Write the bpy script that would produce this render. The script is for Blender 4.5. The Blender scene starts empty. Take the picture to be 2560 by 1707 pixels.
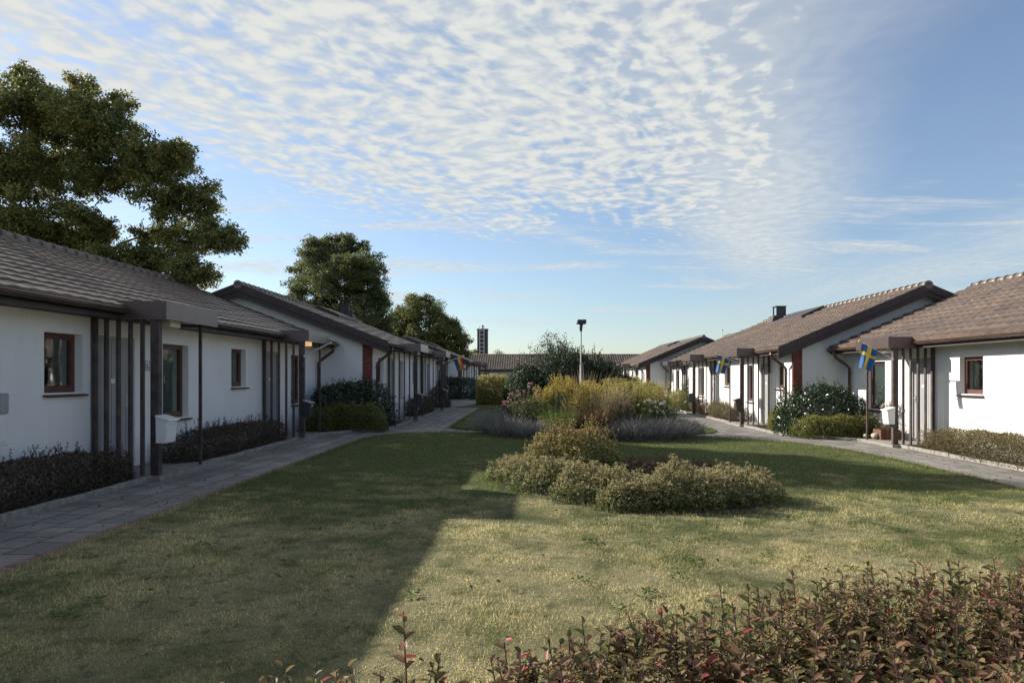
import bpy, bmesh, math, random
import numpy as np
from mathutils import Vector
R = math.radians
scene = bpy.context.scene
# ------------------------------------------------------------ camera
cam = bpy.data.cameras.new('camera'); camo = bpy.data.objects.new('camera', cam)
scene.collection.objects.link(camo); scene.camera = camo
F = 1780.0; VX, HY = 1330.0, 940.0
cam.sensor_width = 36; cam.lens = F/2560*36
cam.shift_x = -(VX-1280)/2560; cam.shift_y = (HY-853.5)/2560
cam.clip_end = 2000
camo.location = (0, 0, 1.47); camo.rotation_euler = (R(90), 0, 0)
# ------------------------------------------------------------ light
SUN_EL = R(24.4); SUN_DIR = (-.885, .465)      # towards the sun, horizontal
sun = bpy.data.lights.new('sun', 'SUN'); suno = bpy.data.objects.new('sun', sun)
scene.collection.objects.link(suno)
sun.energy = 4.5; sun.angle = R(.5); sun.color = (1, .93, .82)
sv = Vector((SUN_DIR[0]*math.cos(SUN_EL), SUN_DIR[1]*math.cos(SUN_EL), math.sin(SUN_EL)))
suno.rotation_euler = sv.to_track_quat('Z', 'Y').to_euler()
scene.view_settings.view_transform = 'Standard'; scene.view_settings.look = 'None'
scene.view_settings.gamma = 1; scene.view_settings.exposure = 0.90
world = bpy.data.worlds.new('World'); scene.world = world; world.use_nodes = True

class NT:
    def __init__(s, tree): s.t = tree; s.n = tree.nodes; s.l = tree.links
    def link(s, a, b): s.l.new(a, b)
    def put(s, sock, v):
        if v is None: return
        if hasattr(v, 'is_output') or isinstance(v, bpy.types.NodeSocket): s.l.new(v, sock)
        else:
            if isinstance(v, (tuple, list)) and len(v) == 3 and sock.type == 'RGBA': v = (*v, 1)
            sock.default_value = v
    def m(s, op, a, b=None, c=None, clamp=False):
        n = s.n.new('ShaderNodeMath'); n.operation = op; n.use_clamp = clamp
        s.put(n.inputs[0], a); s.put(n.inputs[1], b); s.put(n.inputs[2], c); return n.outputs[0]
    def mix(s, f, a, b, mode='MIX'):
        n = s.n.new('ShaderNodeMix'); n.data_type = 'RGBA'; n.blend_type = mode
        s.put(n.inputs[0], f); s.put(n.inputs[6], a); s.put(n.inputs[7], b); return n.outputs[2]
    def noise(s, vec, scale, detail=4, rough=.55, dist=0):
        n = s.n.new('ShaderNodeTexNoise'); s.put(n.inputs['Vector'], vec)
        n.inputs['Scale'].default_value = scale; n.inputs['Detail'].default_value = detail
        n.inputs['Roughness'].default_value = rough; n.inputs['Distortion'].default_value = dist
        return n.outputs[0]
    def ramp(s, f, lo, hi, a=0., b=1., smooth=True):
        n = s.n.new('ShaderNodeMapRange'); n.interpolation_type = 'SMOOTHSTEP' if smooth else 'LINEAR'
        s.put(n.inputs[0], f); s.put(n.inputs[1], lo); s.put(n.inputs[2], hi); s.put(n.inputs[3], a); s.put(n.inputs[4], b)
        return n.outputs[0]
    def comb(s, x, y, z=0.):
        n = s.n.new('ShaderNodeCombineXYZ'); s.put(n.inputs[0], x); s.put(n.inputs[1], y); s.put(n.inputs[2], z); return n.outputs[0]
    def sep(s, v):
        n = s.n.new('ShaderNodeSeparateXYZ'); s.put(n.inputs[0], v); return n.outputs
    def bump(s, h, strength, dist=.01):
        n = s.n.new('ShaderNodeBump'); n.inputs['Strength'].default_value = strength
        n.inputs['Distance'].default_value = dist; s.put(n.inputs['Height'], h); return n.outputs[0]

def build_sky():
    w = NT(world.node_tree); w.n.clear()
    out = w.n.new('ShaderNodeOutputWorld'); bg = w.n.new('ShaderNodeBackground')
    sky = w.n.new('ShaderNodeTexSky'); sky.sky_type = 'NISHITA'; sky.sun_disc = False
    sky.sun_elevation = SUN_EL; sky.sun_rotation = math.atan2(SUN_DIR[0], SUN_DIR[1])
    sky.air_density = 1.0; sky.dust_density = .35; sky.ozone_density = 2.2
    tc = w.n.new('ShaderNodeTexCoord'); x, y, z = w.sep(tc.outputs['Generated'])
    zc = w.m('MAXIMUM', z, .02)
    u = w.m('DIVIDE', x, zc); v = w.m('DIVIDE', y, zc)
    # cloud deck laid out on a plane high above the ground, bands running towards a point right of centre
    warp = w.noise(w.comb(u, v, 3.), .9, 3)
    c = w.m('SUBTRACT', u, w.m('MULTIPLY', v, .36))
    cw = w.m('ADD', c, w.m('MULTIPLY', w.m('SUBTRACT', warp, .5), .55))
    a = w.m('ADD', v, w.m('MULTIPLY', u, .36))
    bands = w.noise(w.comb(w.m('MULTIPLY', cw, 3.4), w.m('MULTIPLY', a, .55), 1.), 1.0, 3, .5)
    puffs = w.noise(w.comb(w.m('MULTIPLY', cw, 12.), w.m('MULTIPLY', a, 9.5), 2.), 1.0, 3, .5, .1)
    mid = w.noise(w.comb(w.m('MULTIPLY', cw, 4.5), w.m('MULTIPLY', a, 3.), 5.), 1.0, 4, .55, .2)
    rip = w.noise(w.comb(w.m('MULTIPLY', cw, 2.5), w.m('MULTIPLY', a, 8.), 6.), 1.0, 3, .55, .6)
    right = w.ramp(cw, -.35, .36, 1, 0)
    left = w.ramp(c, -3.8, -2.0, .25, 1)
    far = w.ramp(v, 3.0, 6.6, 1, .12)
    left2 = w.ramp(u, -2.3, -.9, .75, 1)
    cover = w.m('MULTIPLY', w.m('MULTIPLY', right, left), w.m('MULTIPLY', far, left2))
    dens = w.m('ADD', w.m('ADD', w.m('MULTIPLY', puffs, .85), w.m('MULTIPLY', mid, .6)),
               w.m('ADD', w.m('MULTIPLY', bands, 1.0), w.m('MULTIPLY', rip, .35)))
    rows = w.noise(w.comb(w.m('MULTIPLY', cw, 11.), w.m('MULTIPLY', a, 1.2), 9.), 1.0, 2, .5, .3)
    dens = w.m('ADD', dens, w.m('MULTIPLY', w.m('SUBTRACT', rows, .5), .75))
    thr = w.ramp(cover, 0, 1, 1.95, 1.05, False)
    cl = w.ramp(w.m('SUBTRACT', dens, thr), -.16, .40)
    cl = w.m('MULTIPLY', cl, w.ramp(cover, .0, .35))
    cl = w.m('MULTIPLY', cl, w.m('ADD', .66, w.m('MULTIPLY', w.ramp(puffs, .3, .62), .34)))
    # smooth veil at the dense edge
    veil = w.m('MULTIPLY', w.m('MULTIPLY', w.ramp(cw, -1.0, -.3, 0, 1), w.ramp(cw, -.2, .6, 1, 0)), w.ramp(v, 1.2, 4.5, .55, .8))
    veil = w.m('MULTIPLY', veil, w.ramp(v, 5., 9., 1, .1))
    # thin low streaks
    az = w.m('DIVIDE', x, w.m('MAXIMUM', y, .1)); el = w.m('DIVIDE', z, w.m('MAXIMUM', y, .1))
    st = w.noise(w.comb(w.m('ADD', w.m('MULTIPLY', az, 4.5), w.m('MULTIPLY', el, 6.)), w.m('MULTIPLY', el, 42.), 4.), 1.0, 5, .6, .5)
    stm = w.m('MULTIPLY', w.ramp(el, .03, .10), w.ramp(el, .20, .34, 1, 0))
    streak = w.m('MULTIPLY', w.m('MULTIPLY', w.ramp(st, .46, .72), stm), .8)
    # soft wedge at lower right
    e0 = w.m('ADD', .045, w.m('MULTIPLY', az, .30)); e1 = w.m('ADD', .02, w.m('MULTIPLY', az, .10))
    wn = w.noise(w.comb(w.m('MULTIPLY', az, 3.), w.m('MULTIPLY', w.m('SUBTRACT', el, w.m('MULTIPLY', az, .25)), 26.), 8.), 1., 4, .6, .3)
    wedge = w.m('MULTIPLY', w.ramp(w.m('SUBTRACT', e0, el), -.01, .05), w.ramp(w.m('SUBTRACT', el, e1), -.02, .07))
    wedge = w.m('MULTIPLY', w.m('MULTIPLY', wedge, w.ramp(az, .02, .25)), w.m('ADD', .18, w.m('MULTIPLY', w.ramp(wn, .35, .7), .42)))
    tot = w.m('MAXIMUM', w.m('MAXIMUM', cl, veil), w.m('MAXIMUM', streak, wedge), clamp=True)
    tot = w.m('MULTIPLY', tot, w.ramp(z, .01, .07))
    hsv = w.n.new('ShaderNodeHueSaturation'); w.put(hsv.inputs['Color'], sky.outputs[0])
    hsv.inputs['Saturation'].default_value = .88; hsv.inputs['Value'].default_value = 1.0
    base = w.mix(1.0, hsv.outputs[0], w.mix(w.ramp(z, .0, .42), (.46, .485, .52), (.54, .545, .57)), 'MULTIPLY')
    ccol = w.mix(w.ramp(puffs, .3, .7), (2.2, 2.38, 2.46), (2.8, 2.86, 2.74))
    col = w.mix(tot, base, ccol)
    w.put(bg.inputs[0], col); bg.inputs[1].default_value = .15
    w.link(bg.outputs[0], out.inputs[0])
build_sky()

# ------------------------------------------------------------ helpers
rng = np.random.default_rng(7); random.seed(7)
def tag(o, label=None, cat=None, group=None, kind=None):
    if label: o['label'] = label
    if cat: o['category'] = cat
    if group: o['group'] = group
    if kind: o['kind'] = kind
    return o
def empty(name, loc=(0, 0, 0)):
    o = bpy.data.objects.new(name, None); scene.collection.objects.link(o); o.location = loc
    o.empty_display_size = .2; return o
def link_mesh(name, me, parent=None, loc=None):
    o = bpy.data.objects.new(name, me); scene.collection.objects.link(o)
    if loc is not None: o.location = loc
    if parent is not None: o.parent = parent
    return o
class MB:
    def __init__(s): s.v = []; s.f = []; s.mi = []; s.sm = []
    def face(s, pts, mi=0, sm=False):
        b = len(s.v); s.v += [tuple(p) for p in pts]; s.f.append(tuple(range(b, b+len(pts)))); s.mi.append(mi); s.sm.append(sm)
    def box(s, x0, x1, y0, y1, z0, z1, mi=0):
        x0, x1 = min(x0, x1), max(x0, x1); y0, y1 = min(y0, y1), max(y0, y1)
        b = len(s.v)
        s.v += [(x0,y0,z0),(x1,y0,z0),(x1,y1,z0),(x0,y1,z0),(x0,y0,z1),(x1,y0,z1),(x1,y1,z1),(x0,y1,z1)]
        for q in ((0,3,2,1),(4,5,6,7),(0,1,5,4),(1,2,6,5),(2,3,7,6),(3,0,4,7)):
            s.f.append(tuple(b+i for i in q)); s.mi.append(mi); s.sm.append(False)
    def hexa(s, p, mi=0):   # 8 points: bottom 4, top 4
        b = len(s.v); s.v += [tuple(q) for q in p]
        for q in ((0,3,2,1),(4,5,6,7),(0,1,5,4),(1,2,6,5),(2,3,7,6),(3,0,4,7)):
            s.f.append(tuple(b+i for i in q)); s.mi.append(mi); s.sm.append(False)
    def tube(s, pts, rad, n=8, mi=0, cap=True):
        pts = [Vector(p) for p in pts]
        if not hasattr(rad, '__len__'): rad = [rad]*len(pts)
        b = len(s.v); up = None
        for i, p in enumerate(pts):
            d = (pts[min(i+1, len(pts)-1)]-pts[max(i-1, 0)])
            if d.length < 1e-9: d = Vector((0, 0, 1))
            d.normalize()
            ref = Vector((0, 0, 1)) if abs(d.z) < .9 else Vector((1, 0, 0))
            a = d.cross(ref).normalized() if up is None else (up-d*up.dot(d)).normalized(); up = a
            c = d.cross(a)
            for k in range(n):
                t = 2*math.pi*k/n; q = p+(a*math.cos(t)+c*math.sin(t))*rad[i]; s.v.append(tuple(q))
        for i in range(len(pts)-1):
            for k in range(n):
                k2 = (k+1) % n
                s.f.append((b+i*n+k, b+i*n+k2, b+(i+1)*n+k2, b+(i+1)*n+k)); s.mi.append(mi); s.sm.append(n > 4)
        if cap:
            s.f.append(tuple(b+k for k in reversed(range(n)))); s.mi.append(mi); s.sm.append(False)
            e = b+(len(pts)-1)*n; s.f.append(tuple(e+k for k in range(n))); s.mi.append(mi); s.sm.append(False)
    def mesh(s, name, mats):
        me = bpy.data.meshes.new(name); me.from_pydata(s.v, [], s.f)
        if not isinstance(mats, (list, tuple)): mats = [mats]
        for m in mats: me.materials.append(m)
        me.polygons.foreach_set('material_index', s.mi); me.polygons.foreach_set('use_smooth', s.sm)
        me.update(); return me
    def build(s, name, mats, parent=None, bevel=0):
        o = link_mesh(name, s.mesh(name, mats), parent)
        if bevel:
            b = o.modifiers.new('bevel', 'BEVEL'); b.width = bevel; b.segments = 1; b.limit_method = 'ANGLE'
        return o
def np_mesh(name, V, Fq, mat, tint=None, smooth=False):
    """V (n,3), Fq (m,k) int"""
    me = bpy.data.meshes.new(name); m, k = Fq.shape
    me.vertices.add(len(V)); me.vertices.foreach_set('co', V.astype(np.float32).ravel())
    me.loops.add(m*k); me.loops.foreach_set('vertex_index', Fq.astype(np.int32).ravel())
    me.polygons.add(m); me.polygons.foreach_set('loop_start', np.arange(0, m*k, k, dtype=np.int32))
    me.polygons.foreach_set('loop_total', np.full(m, k, dtype=np.int32))
    if smooth: me.polygons.foreach_set('use_smooth', np.ones(m, dtype=bool))
    if tint is not None:
        at = me.attributes.new('tint', 'FLOAT', 'POINT'); at.data.foreach_set('value', tint.astype(np.float32))
    me.materials.append(mat); me.update(calc_edges=True); return me
def unit(a): return a/np.maximum(np.linalg.norm(a, axis=-1, keepdims=True), 1e-9)
def leaf_geo(P, D, N, L, W, tint, fold=.25):
    """diamond leaves; returns V,F,T"""
    D = unit(D); S = unit(np.cross(D, N)); N2 = np.cross(S, D)
    L = np.broadcast_to(L, len(P))[:, None]; W = np.broadcast_to(W, len(P))[:, None]
    mid = P+D*L*.45
    a = P; b = mid+S*W*.5+N2*W*fold; c = P+D*L-N2*L*.12; d = mid-S*W*.5+N2*W*fold
    V = np.stack([a, b, c, d], 1).reshape(-1, 3)
    n = len(P); Fq = np.arange(n*4).reshape(n, 4)
    return V, Fq, np.repeat(tint, 4)
def leaf_geo6(P, D, N, L, W, tint):
    """broader six-sided leaf with a midrib fold (two quads each)"""
    D = unit(D); S = unit(np.cross(D, N)); N2 = np.cross(S, D)
    L = np.broadcast_to(L, len(P))[:, None]; W = np.broadcast_to(W, len(P))[:, None]
    base = P; tip = P+D*L-N2*L*.22
    r1 = P+D*L*.28+S*W*.42+N2*W*.2; r2 = P+D*L*.68+S*W*.40+N2*(W*.18-L*.08)
    l1 = P+D*L*.28-S*W*.42+N2*W*.2; l2 = P+D*L*.68-S*W*.40+N2*(W*.18-L*.08)
    V = np.stack([base, r1, r2, tip, l2, l1], 1).reshape(-1, 3); n = len(P)
    b = (np.arange(n)*6)[:, None]
    Fq = np.concatenate([b+np.array([0, 1, 2, 3]), b+np.array([0, 3, 4, 5])], 0)
    return V, Fq, np.repeat(tint, 6)
def merge(parts):
    Vs, Fs, Ts = [], [], []; o = 0
    for V, Fq, T in parts:
        Vs.append(V); Fs.append(Fq+o); Ts.append(T); o += len(V)
    return np.concatenate(Vs), np.concatenate(Fs), np.concatenate(Ts)
def rand_dirs(n): return unit(rng.normal(size=(n, 3)))
def blades_geo(P, D, L, W, t0, t1, bend=.3):
    """thin upright blades, two quads: tint t0 at base .. t1 at the tip"""
    n = len(P); D = unit(D); S = unit(np.cross(D, rand_dirs(n)))
    hx = D*np.array([1, 1, 0]); L = np.broadcast_to(L, n)[:, None]; W = np.broadcast_to(W, n)[:, None]
    m = P+D*L*.55; t = P+D*L+hx*L*bend-np.array([0, 0, 1])*L*bend*.3
    V = np.stack([P-S*W*.5, P+S*W*.5, m+S*W*.45, m-S*W*.45, t+S*W*.08, t-S*W*.08], 1).reshape(-1, 3)
    b = (np.arange(n)*6)[:, None]
    Fq = np.concatenate([b+np.array([0, 1, 2, 3]), b+np.array([3, 2, 4, 5])], 0)
    T = np.stack([t0, t0, (t0+t1)/2, (t0+t1)/2, t1, t1], 1).ravel()
    return V, Fq, T

# ------------------------------------------------------------ materials
def mat(name, col, rough=.7, var=.15, vscale=8., bump=0., bscale=40., metal=0., col2=None, spec=.5, bdist=.01):
    m = bpy.data.materials.new(name); m.use_nodes = True; t = NT(m.node_tree); t.n.clear()
    o = t.n.new('ShaderNodeOutputMaterial'); p = t.n.new('ShaderNodeBsdfPrincipled'); t.link(p.outputs[0], o.inputs[0])
    tc = t.n.new('ShaderNodeTexCoord'); v = tc.outputs['Object']
    n = t.noise(v, vscale, 5, .6)
    c2 = col2 or tuple(c*(1-var) for c in col)
    t.put(p.inputs['Base Color'], t.mix(t.ramp(n, .35, .65), col, c2))
    p.inputs['Roughness'].default_value = rough; p.inputs['Metallic'].default_value = metal
    p.inputs['Specular IOR Level'].default_value = spec
    if bump: t.put(p.inputs['Normal'], t.bump(t.noise(v, bscale, 6, .6), bump, bdist))
    return m
def leaf_mat(name, stops, rough=.55, trans=.3, spec=.35):
    """stops: list of (pos, colour) over the tint attribute"""
    m = bpy.data.materials.new(name); m.use_nodes = True; t = NT(m.node_tree); t.n.clear()
    o = t.n.new('ShaderNodeOutputMaterial'); p = t.n.new('ShaderNodeBsdfPrincipled')
    at = t.n.new('ShaderNodeAttribute'); at.attribute_name = 'tint'
    cr = t.n.new('ShaderNodeValToRGB'); el = cr.color_ramp.elements
    while len(el) < len(stops): el.new(.5)
    for e, (ps, c) in zip(el, stops): e.position = ps; e.color = (*c, 1)
    t.put(cr.inputs[0], at.outputs['Fac'])
    tc = t.n.new('ShaderNodeTexCoord'); n = t.noise(tc.outputs['Object'], 2.5, 3)
    c = t.mix(1., cr.outputs[0], t.mix(n, (.72, .75, .78), (1.25, 1.2, 1.15)), 'MULTIPLY')
    t.put(p.inputs['Base Color'], c); p.inputs['Roughness'].default_value = rough
    p.inputs['Specular IOR Level'].default_value = spec
    tr = t.n.new('ShaderNodeBsdfTranslucent'); t.put(tr.inputs[0], c)
    mx = t.n.new('ShaderNodeMixShader'); mx.inputs[0].default_value = trans
    t.link(p.outputs[0], mx.inputs[1]); t.link(tr.outputs[0], mx.inputs[2]); t.link(mx.outputs[0], o.inputs[0])
    return m

def stucco():
    m = bpy.data.materials.new('white_render'); m.use_nodes = True; t = NT(m.node_tree); t.n.clear()
    o = t.n.new('ShaderNodeOutputMaterial'); p = t.n.new('ShaderNodeBsdfPrincipled'); t.link(p.outputs[0], o.inputs[0])
    g = t.n.new('ShaderNodeNewGeometry'); v = g.outputs['Position']; x, y, z = t.sep(v)
    c = t.mix(t.ramp(t.noise(v, .9, 5), .3, .7), (.80, .79, .765), (.74, .735, .715))
    dirt = t.m('MULTIPLY', t.ramp(z, .7, -.1), t.ramp(t.noise(v, 4., 6, .7), .3, .65))
    c = t.mix(t.m('MULTIPLY', dirt, .7), c, (.42, .40, .35))
    vs = t.noise(t.comb(t.m('MULTIPLY', x, 9.), t.m('MULTIPLY', y, 9.), t.m('MULTIPLY', z, .7)), 1., 4)
    c = t.mix(t.m('MULTIPLY', t.ramp(vs, .55, .8), .25), c, (.50, .485, .45))
    t.put(p.inputs['Base Color'], c); p.inputs['Roughness'].default_value = .9; p.inputs['Specular IOR Level'].default_value = .2
    t.put(p.inputs['Normal'], t.bump(t.noise(v, 90, 5, .65), .35, .006)); return m
def brick():
    m = bpy.data.materials.new('red_brick'); m.use_nodes = True; t = NT(m.node_tree); t.n.clear()
    o = t.n.new('ShaderNodeOutputMaterial'); p = t.n.new('ShaderNodeBsdfPrincipled'); t.link(p.outputs[0], o.inputs[0])
    g = t.n.new('ShaderNodeNewGeometry'); x, y, z = t.sep(g.outputs['Position'])
    b = t.n.new('ShaderNodeTexBrick'); t.put(b.inputs['Vector'], t.comb(t.m('ADD', x, y), z))
    for k, vv in (('Scale', 1.), ('Brick Width', .25), ('Row Height', .075), ('Mortar Size', .008), ('Mortar Smooth', .1), ('Bias', 0.)): b.inputs[k].default_value = vv
    b.inputs['Color1'].default_value = (.27, .075, .048, 1); b.inputs['Color2'].default_value = (.17, .05, .038, 1); b.inputs['Mortar'].default_value = (.07, .05, .045, 1)
    t.put(p.inputs['Base Color'], b.outputs[0]); p.inputs['Roughness'].default_value = .85
    t.put(p.inputs['Normal'], t.bump(t.m('SUBTRACT', 1., b.outputs[1]), .7, .01)); return m
def paving():
    m = bpy.data.materials.new('paving_slabs'); m.use_nodes = True; t = NT(m.node_tree); t.n.clear()
    o = t.n.new('ShaderNodeOutputMaterial'); p = t.n.new('ShaderNodeBsdfPrincipled'); t.link(p.outputs[0], o.inputs[0])
    g = t.n.new('ShaderNodeNewGeometry'); pos = g.outputs['Position']; x, y, z = t.sep(pos)
    wv = t.m('MULTIPLY', t.m('SUBTRACT', t.noise(pos, 2.3, 3), .5), .03)
    b = t.n.new('ShaderNodeTexBrick'); t.put(b.inputs['Vector'], t.comb(t.m('ADD', y, wv), t.m('ADD', t.m('ADD', x, 5.35), wv)))
    for k, vv in (('Scale', 1.), ('Brick Width', .42), ('Row Height', .325), ('Mortar Size', .009), ('Mortar Smooth', .25), ('Bias', 0.)): b.inputs[k].default_value = vv
    b.inputs['Color1'].default_value = (.29, .27, .255, 1); b.inputs['Color2'].default_value = (.21, .20, .195, 1); b.inputs['Mortar'].default_value = (.04, .04, .035, 1)
    c = t.mix(t.ramp(t.noise(pos, .8, 5), .3, .7), b.outputs[0], (.21, .195, .18))
    c = t.mix(t.m('MULTIPLY', t.ramp(t.noise(pos, 14, 5, .7), .45, .75), .5), c, (.12, .12, .105))
    c = t.mix(t.m('MULTIPLY', t.ramp(t.noise(pos, 1.7, 6, .7, .4), .55, .72), .6), c, (.13, .135, .085))
    wn = t.n.new('ShaderNodeTexWhiteNoise'); t.put(wn.inputs['Vector'], t.comb(t.m('FLOOR', t.m('DIVIDE', t.m('ADD', x, 5.35), .325)), t.m('FLOOR', t.m('DIVIDE', y, .42))))
    c = t.mix(1., c, t.mix(wn.outputs[0], (.8, .8, .8), (1.2, 1.18, 1.15)), 'MULTIPLY')
    c = t.mix(b.outputs[1], c, (.035, .040, .03))
    t.put(p.inputs['Base Color'], c); p.inputs['Roughness'].default_value = .9; p.inputs['Specular IOR Level'].default_value = .25
    h = t.m('ADD', t.m('MULTIPLY', b.outputs[1], -1.), t.m('MULTIPLY', t.noise(pos, 60, 5, .7), .3))
    t.put(p.inputs['Normal'], t.bump(h, .8, .012)); return m
def lawn_colour(t, pos):
    n1 = t.noise(pos, .55, 4, .6, .3); n2 = t.noise(pos, 2.6, 5, .65, .2); x, y, z = t.sep(pos)
    near = t.ramp(y, 4.5, 14., .10, -.10)
    dry = t.m('ADD', t.m('ADD', t.m('MULTIPLY', n1, .55), t.m('MULTIPLY', n2, .45)), near)
    c = t.mix(t.ramp(dry, .43, .68), (.15, .185, .068), (.60, .535, .31))
    c = t.mix(t.ramp(t.noise(pos, 7., 5, .7), .50, .68, 0, .75), c, (.14, .18, .065))
    c = t.mix(t.ramp(t.noise(pos, 17., 4, .7), .56, .75, 0, .6), c, (.24, .19, .11))
    return c
def lawn_mats():
    out = []
    for nm in ('lawn_ground', 'grass_blades'):
        m = bpy.data.materials.new(nm); m.use_nodes = True; t = NT(m.node_tree); t.n.clear()
        o = t.n.new('ShaderNodeOutputMaterial'); p = t.n.new('ShaderNodeBsdfPrincipled')
        g = t.n.new('ShaderNodeNewGeometry'); pos = g.outputs['Position']
        c = lawn_colour(t, pos)
        p.inputs['Roughness'].default_value = .85; p.inputs['Specular IOR Level'].default_value = .15
        if nm == 'lawn_ground':
            f = t.noise(pos, 120, 4, .7)
            c = t.mix(t.ramp(f, .35, .65), t.mix(1., c, (.38, .38, .34), 'MULTIPLY'), t.mix(1., c, (.8, .8, .78), 'MULTIPLY'))  # ground colour darkened to paint dim gaps between the blades
            t.put(p.inputs['Normal'], t.bump(t.m('ADD', t.noise(pos, 140, 4, .7), t.noise(pos, 35, 4, .7)), 1., .03))
            t.put(p.inputs['Base Color'], c); t.link(p.outputs[0], o.inputs[0])
        else:
            at = t.n.new('ShaderNodeAttribute'); at.attribute_name = 'tint'
            c = t.mix(1., c, t.mix(at.outputs['Fac'], (.6, .66, .6), (1.85, 1.72, 1.5)), 'MULTIPLY')
            t.put(p.inputs['Base Color'], c)
            tr = t.n.new('ShaderNodeBsdfTranslucent'); t.put(tr.inputs[0], c)
            mx = t.n.new('ShaderNodeMixShader'); mx.inputs[0].default_value = .5
            t.link(p.outputs[0], mx.inputs[1]); t.link(tr.outputs[0], mx.inputs[2]); t.link(mx.outputs[0], o.inputs[0])
        out.append(m)
    return out
def glass():
    m = bpy.data.materials.new('window_glass'); m.use_nodes = True; t = NT(m.node_tree); t.n.clear()
    o = t.n.new('ShaderNodeOutputMaterial'); tr = t.n.new('ShaderNodeBsdfTransparent'); tr.inputs[0].default_value = (.88, .93, .91, 1)
    gl = t.n.new('ShaderNodeBsdfGlossy'); gl.inputs['Roughness'].default_value = .02
    g = t.n.new('ShaderNodeNewGeometry')
    t.put(gl.inputs['Normal'], t.bump(t.noise(g.outputs['Position'], 2.2, 2), .25, .03))
    lw = t.n.new('ShaderNodeLayerWeight'); lw.inputs[0].default_value = .5
    mx = t.n.new('ShaderNodeMixShader'); t.put(mx.inputs[0], t.ramp(lw.outputs['Fresnel'], .0, 1., .055, .8, False))
    t.link(tr.outputs[0], mx.inputs[1]); t.link(gl.outputs[0], mx.inputs[2]); t.link(mx.outputs[0], o.inputs[0]); return m
def tile_mat():
    m = bpy.data.materials.new('concrete_roof_tiles'); m.use_nodes = True; t = NT(m.node_tree); t.n.clear()
    o = t.n.new('ShaderNodeOutputMaterial'); p = t.n.new('ShaderNodeBsdfPrincipled'); t.link(p.outputs[0], o.inputs[0])
    g = t.n.new('ShaderNodeNewGeometry'); pos = g.outputs['Position']
    c = t.mix(t.ramp(t.noise(pos, .7, 5), .3, .7), (.165, .115, .088), (.115, .086, .072))
    c = t.mix(t.m('MULTIPLY', t.ramp(t.noise(pos, 7., 6, .7), .5, .78), .6), c, (.26, .235, .19))
    wn = t.n.new('ShaderNodeTexVoronoi'); wn.inputs['Scale'].default_value = 3.2; t.put(wn.inputs['Vector'], pos)
    c = t.mix(1., c, t.mix(t.sep(wn.outputs['Color'])[0], (.78, .78, .78), (1.18, 1.16, 1.12)), 'MULTIPLY')
    c = t.mix(t.m('MULTIPLY', t.ramp(t.noise(pos, 25., 5, .7), .55, .75), .5), c, (.07, .062, .05))
    c = t.mix(t.m('MULTIPLY', t.ramp(t.noise(pos, 1.3, 6, .75, .5), .56, .74), .65), c, (.10, .105, .055))
    t.put(p.inputs['Base Color'], c); p.inputs['Roughness'].default_value = .46; p.inputs['Specular IOR Level'].default_value = .75
    t.put(p.inputs['Normal'], t.bump(t.noise(pos, 120, 5, .7), .4, .006)); return m
M = dict(
    wall=stucco(), brick=brick(), pave=paving(), glass=glass(), tile=tile_mat(),
    brown=mat('brown_sheet_metal', (.15, .105, .10), .30, .2, 3., .12, 6., .45, spec=.9, bdist=.02),
    trim=mat('brown_painted_board', (.055, .038, .038), .6, .3, 5., .2, 60.),
    post=mat('brown_stained_post', (.080, .055, .050), .62, .55, 7., .25, 80.),
    frame=mat('red_brown_window_frame', (.12, .04, .032), .5, .25, 10.),
    sill=mat('brown_metal_sill', (.06, .032, .03), .35, .2, 5.),
    door=mat('grey_painted_door', (.33, .33, .335), .5, .08, 3.),
    steel=mat('brushed_steel', (.5, .5, .5), .35, .1, 5., metal=.9),
    gutter=mat('brown_gutter', (.075, .042, .034), .3, .2, 4., spec=.8),
    blind=mat('pale_blind_slats', (.78, .86, .84), .6, .05),
    curtain=mat('curtain_cloth', (.8, .8, .77), .8, .1),
    dark=mat('unlit_room_backing', (.045, .04, .038), .8, .2),  # near-black: the shade inside the rooms put into the colour
    black=mat('black_sheet_metal', (.03, .032, .038), .45, .2),
    concrete=mat('concrete_kerb', (.30, .275, .24), .9, .35, 9., .6, 60.),
    bpave=mat('red_paving_brick', (.22, .125, .10), .9, .35, 6., .5, 50.),
    soil=mat('bed_soil', (.06, .043, .03), .95, .5, 14., 1., 60., bdist=.04),
    whitebox=mat('white_painted_metal', (.76, .75, .73), .4, .06, 6.),
    darkbox=mat('dark_mailbox_metal', (.035, .036, .045), .4, .2, 6.),
    brownbox=mat('brown_mailbox_metal', (.05, .03, .026), .45, .2, 6.),
    lampw=mat('opal_lamp_cover', (.62, .57, .44), .5, .05),
    bark=mat('oak_bark', (.075, .06, .045), .9, .4, 9., .8, 25., bdist=.04),
    twig=mat('brown_twig', (.09, .06, .045), .85, .4, 20.),
    fblue=mat('blue_flag_cloth', (.035, .12, .34), .75, .15, 12.), fyel=mat('yellow_flag_cloth', (.72, .52, .05), .75, .1, 12.),
    gold=mat('gold_ball', (.75, .48, .08), .35, .05),
    whitepole=mat('white_pole', (.65, .65, .63), .4, .08),
    galv=mat('galvanised_pole', (.33, .34, .35), .6, .2, 8., metal=.2),
    pot=mat('clay_pot', (.48, .34, .24), .8, .2, 8.), stone=mat('pale_stone', (.45, .38, .30), .85, .3, 8., .5, 20.),
    wood=mat('red_wood_planter', (.15, .06, .035), .7, .3, 8.),
    ltower=mat('dark_chimney_cladding', (.055, .06, .075), .6, .2, 2.),
)
M['lawn'], M['blade'] = lawn_mats()
mm = bpy.data.materials.new('lit_lamp_cover'); mm.use_nodes = True; pb = mm.node_tree.nodes['Principled BSDF']
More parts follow.
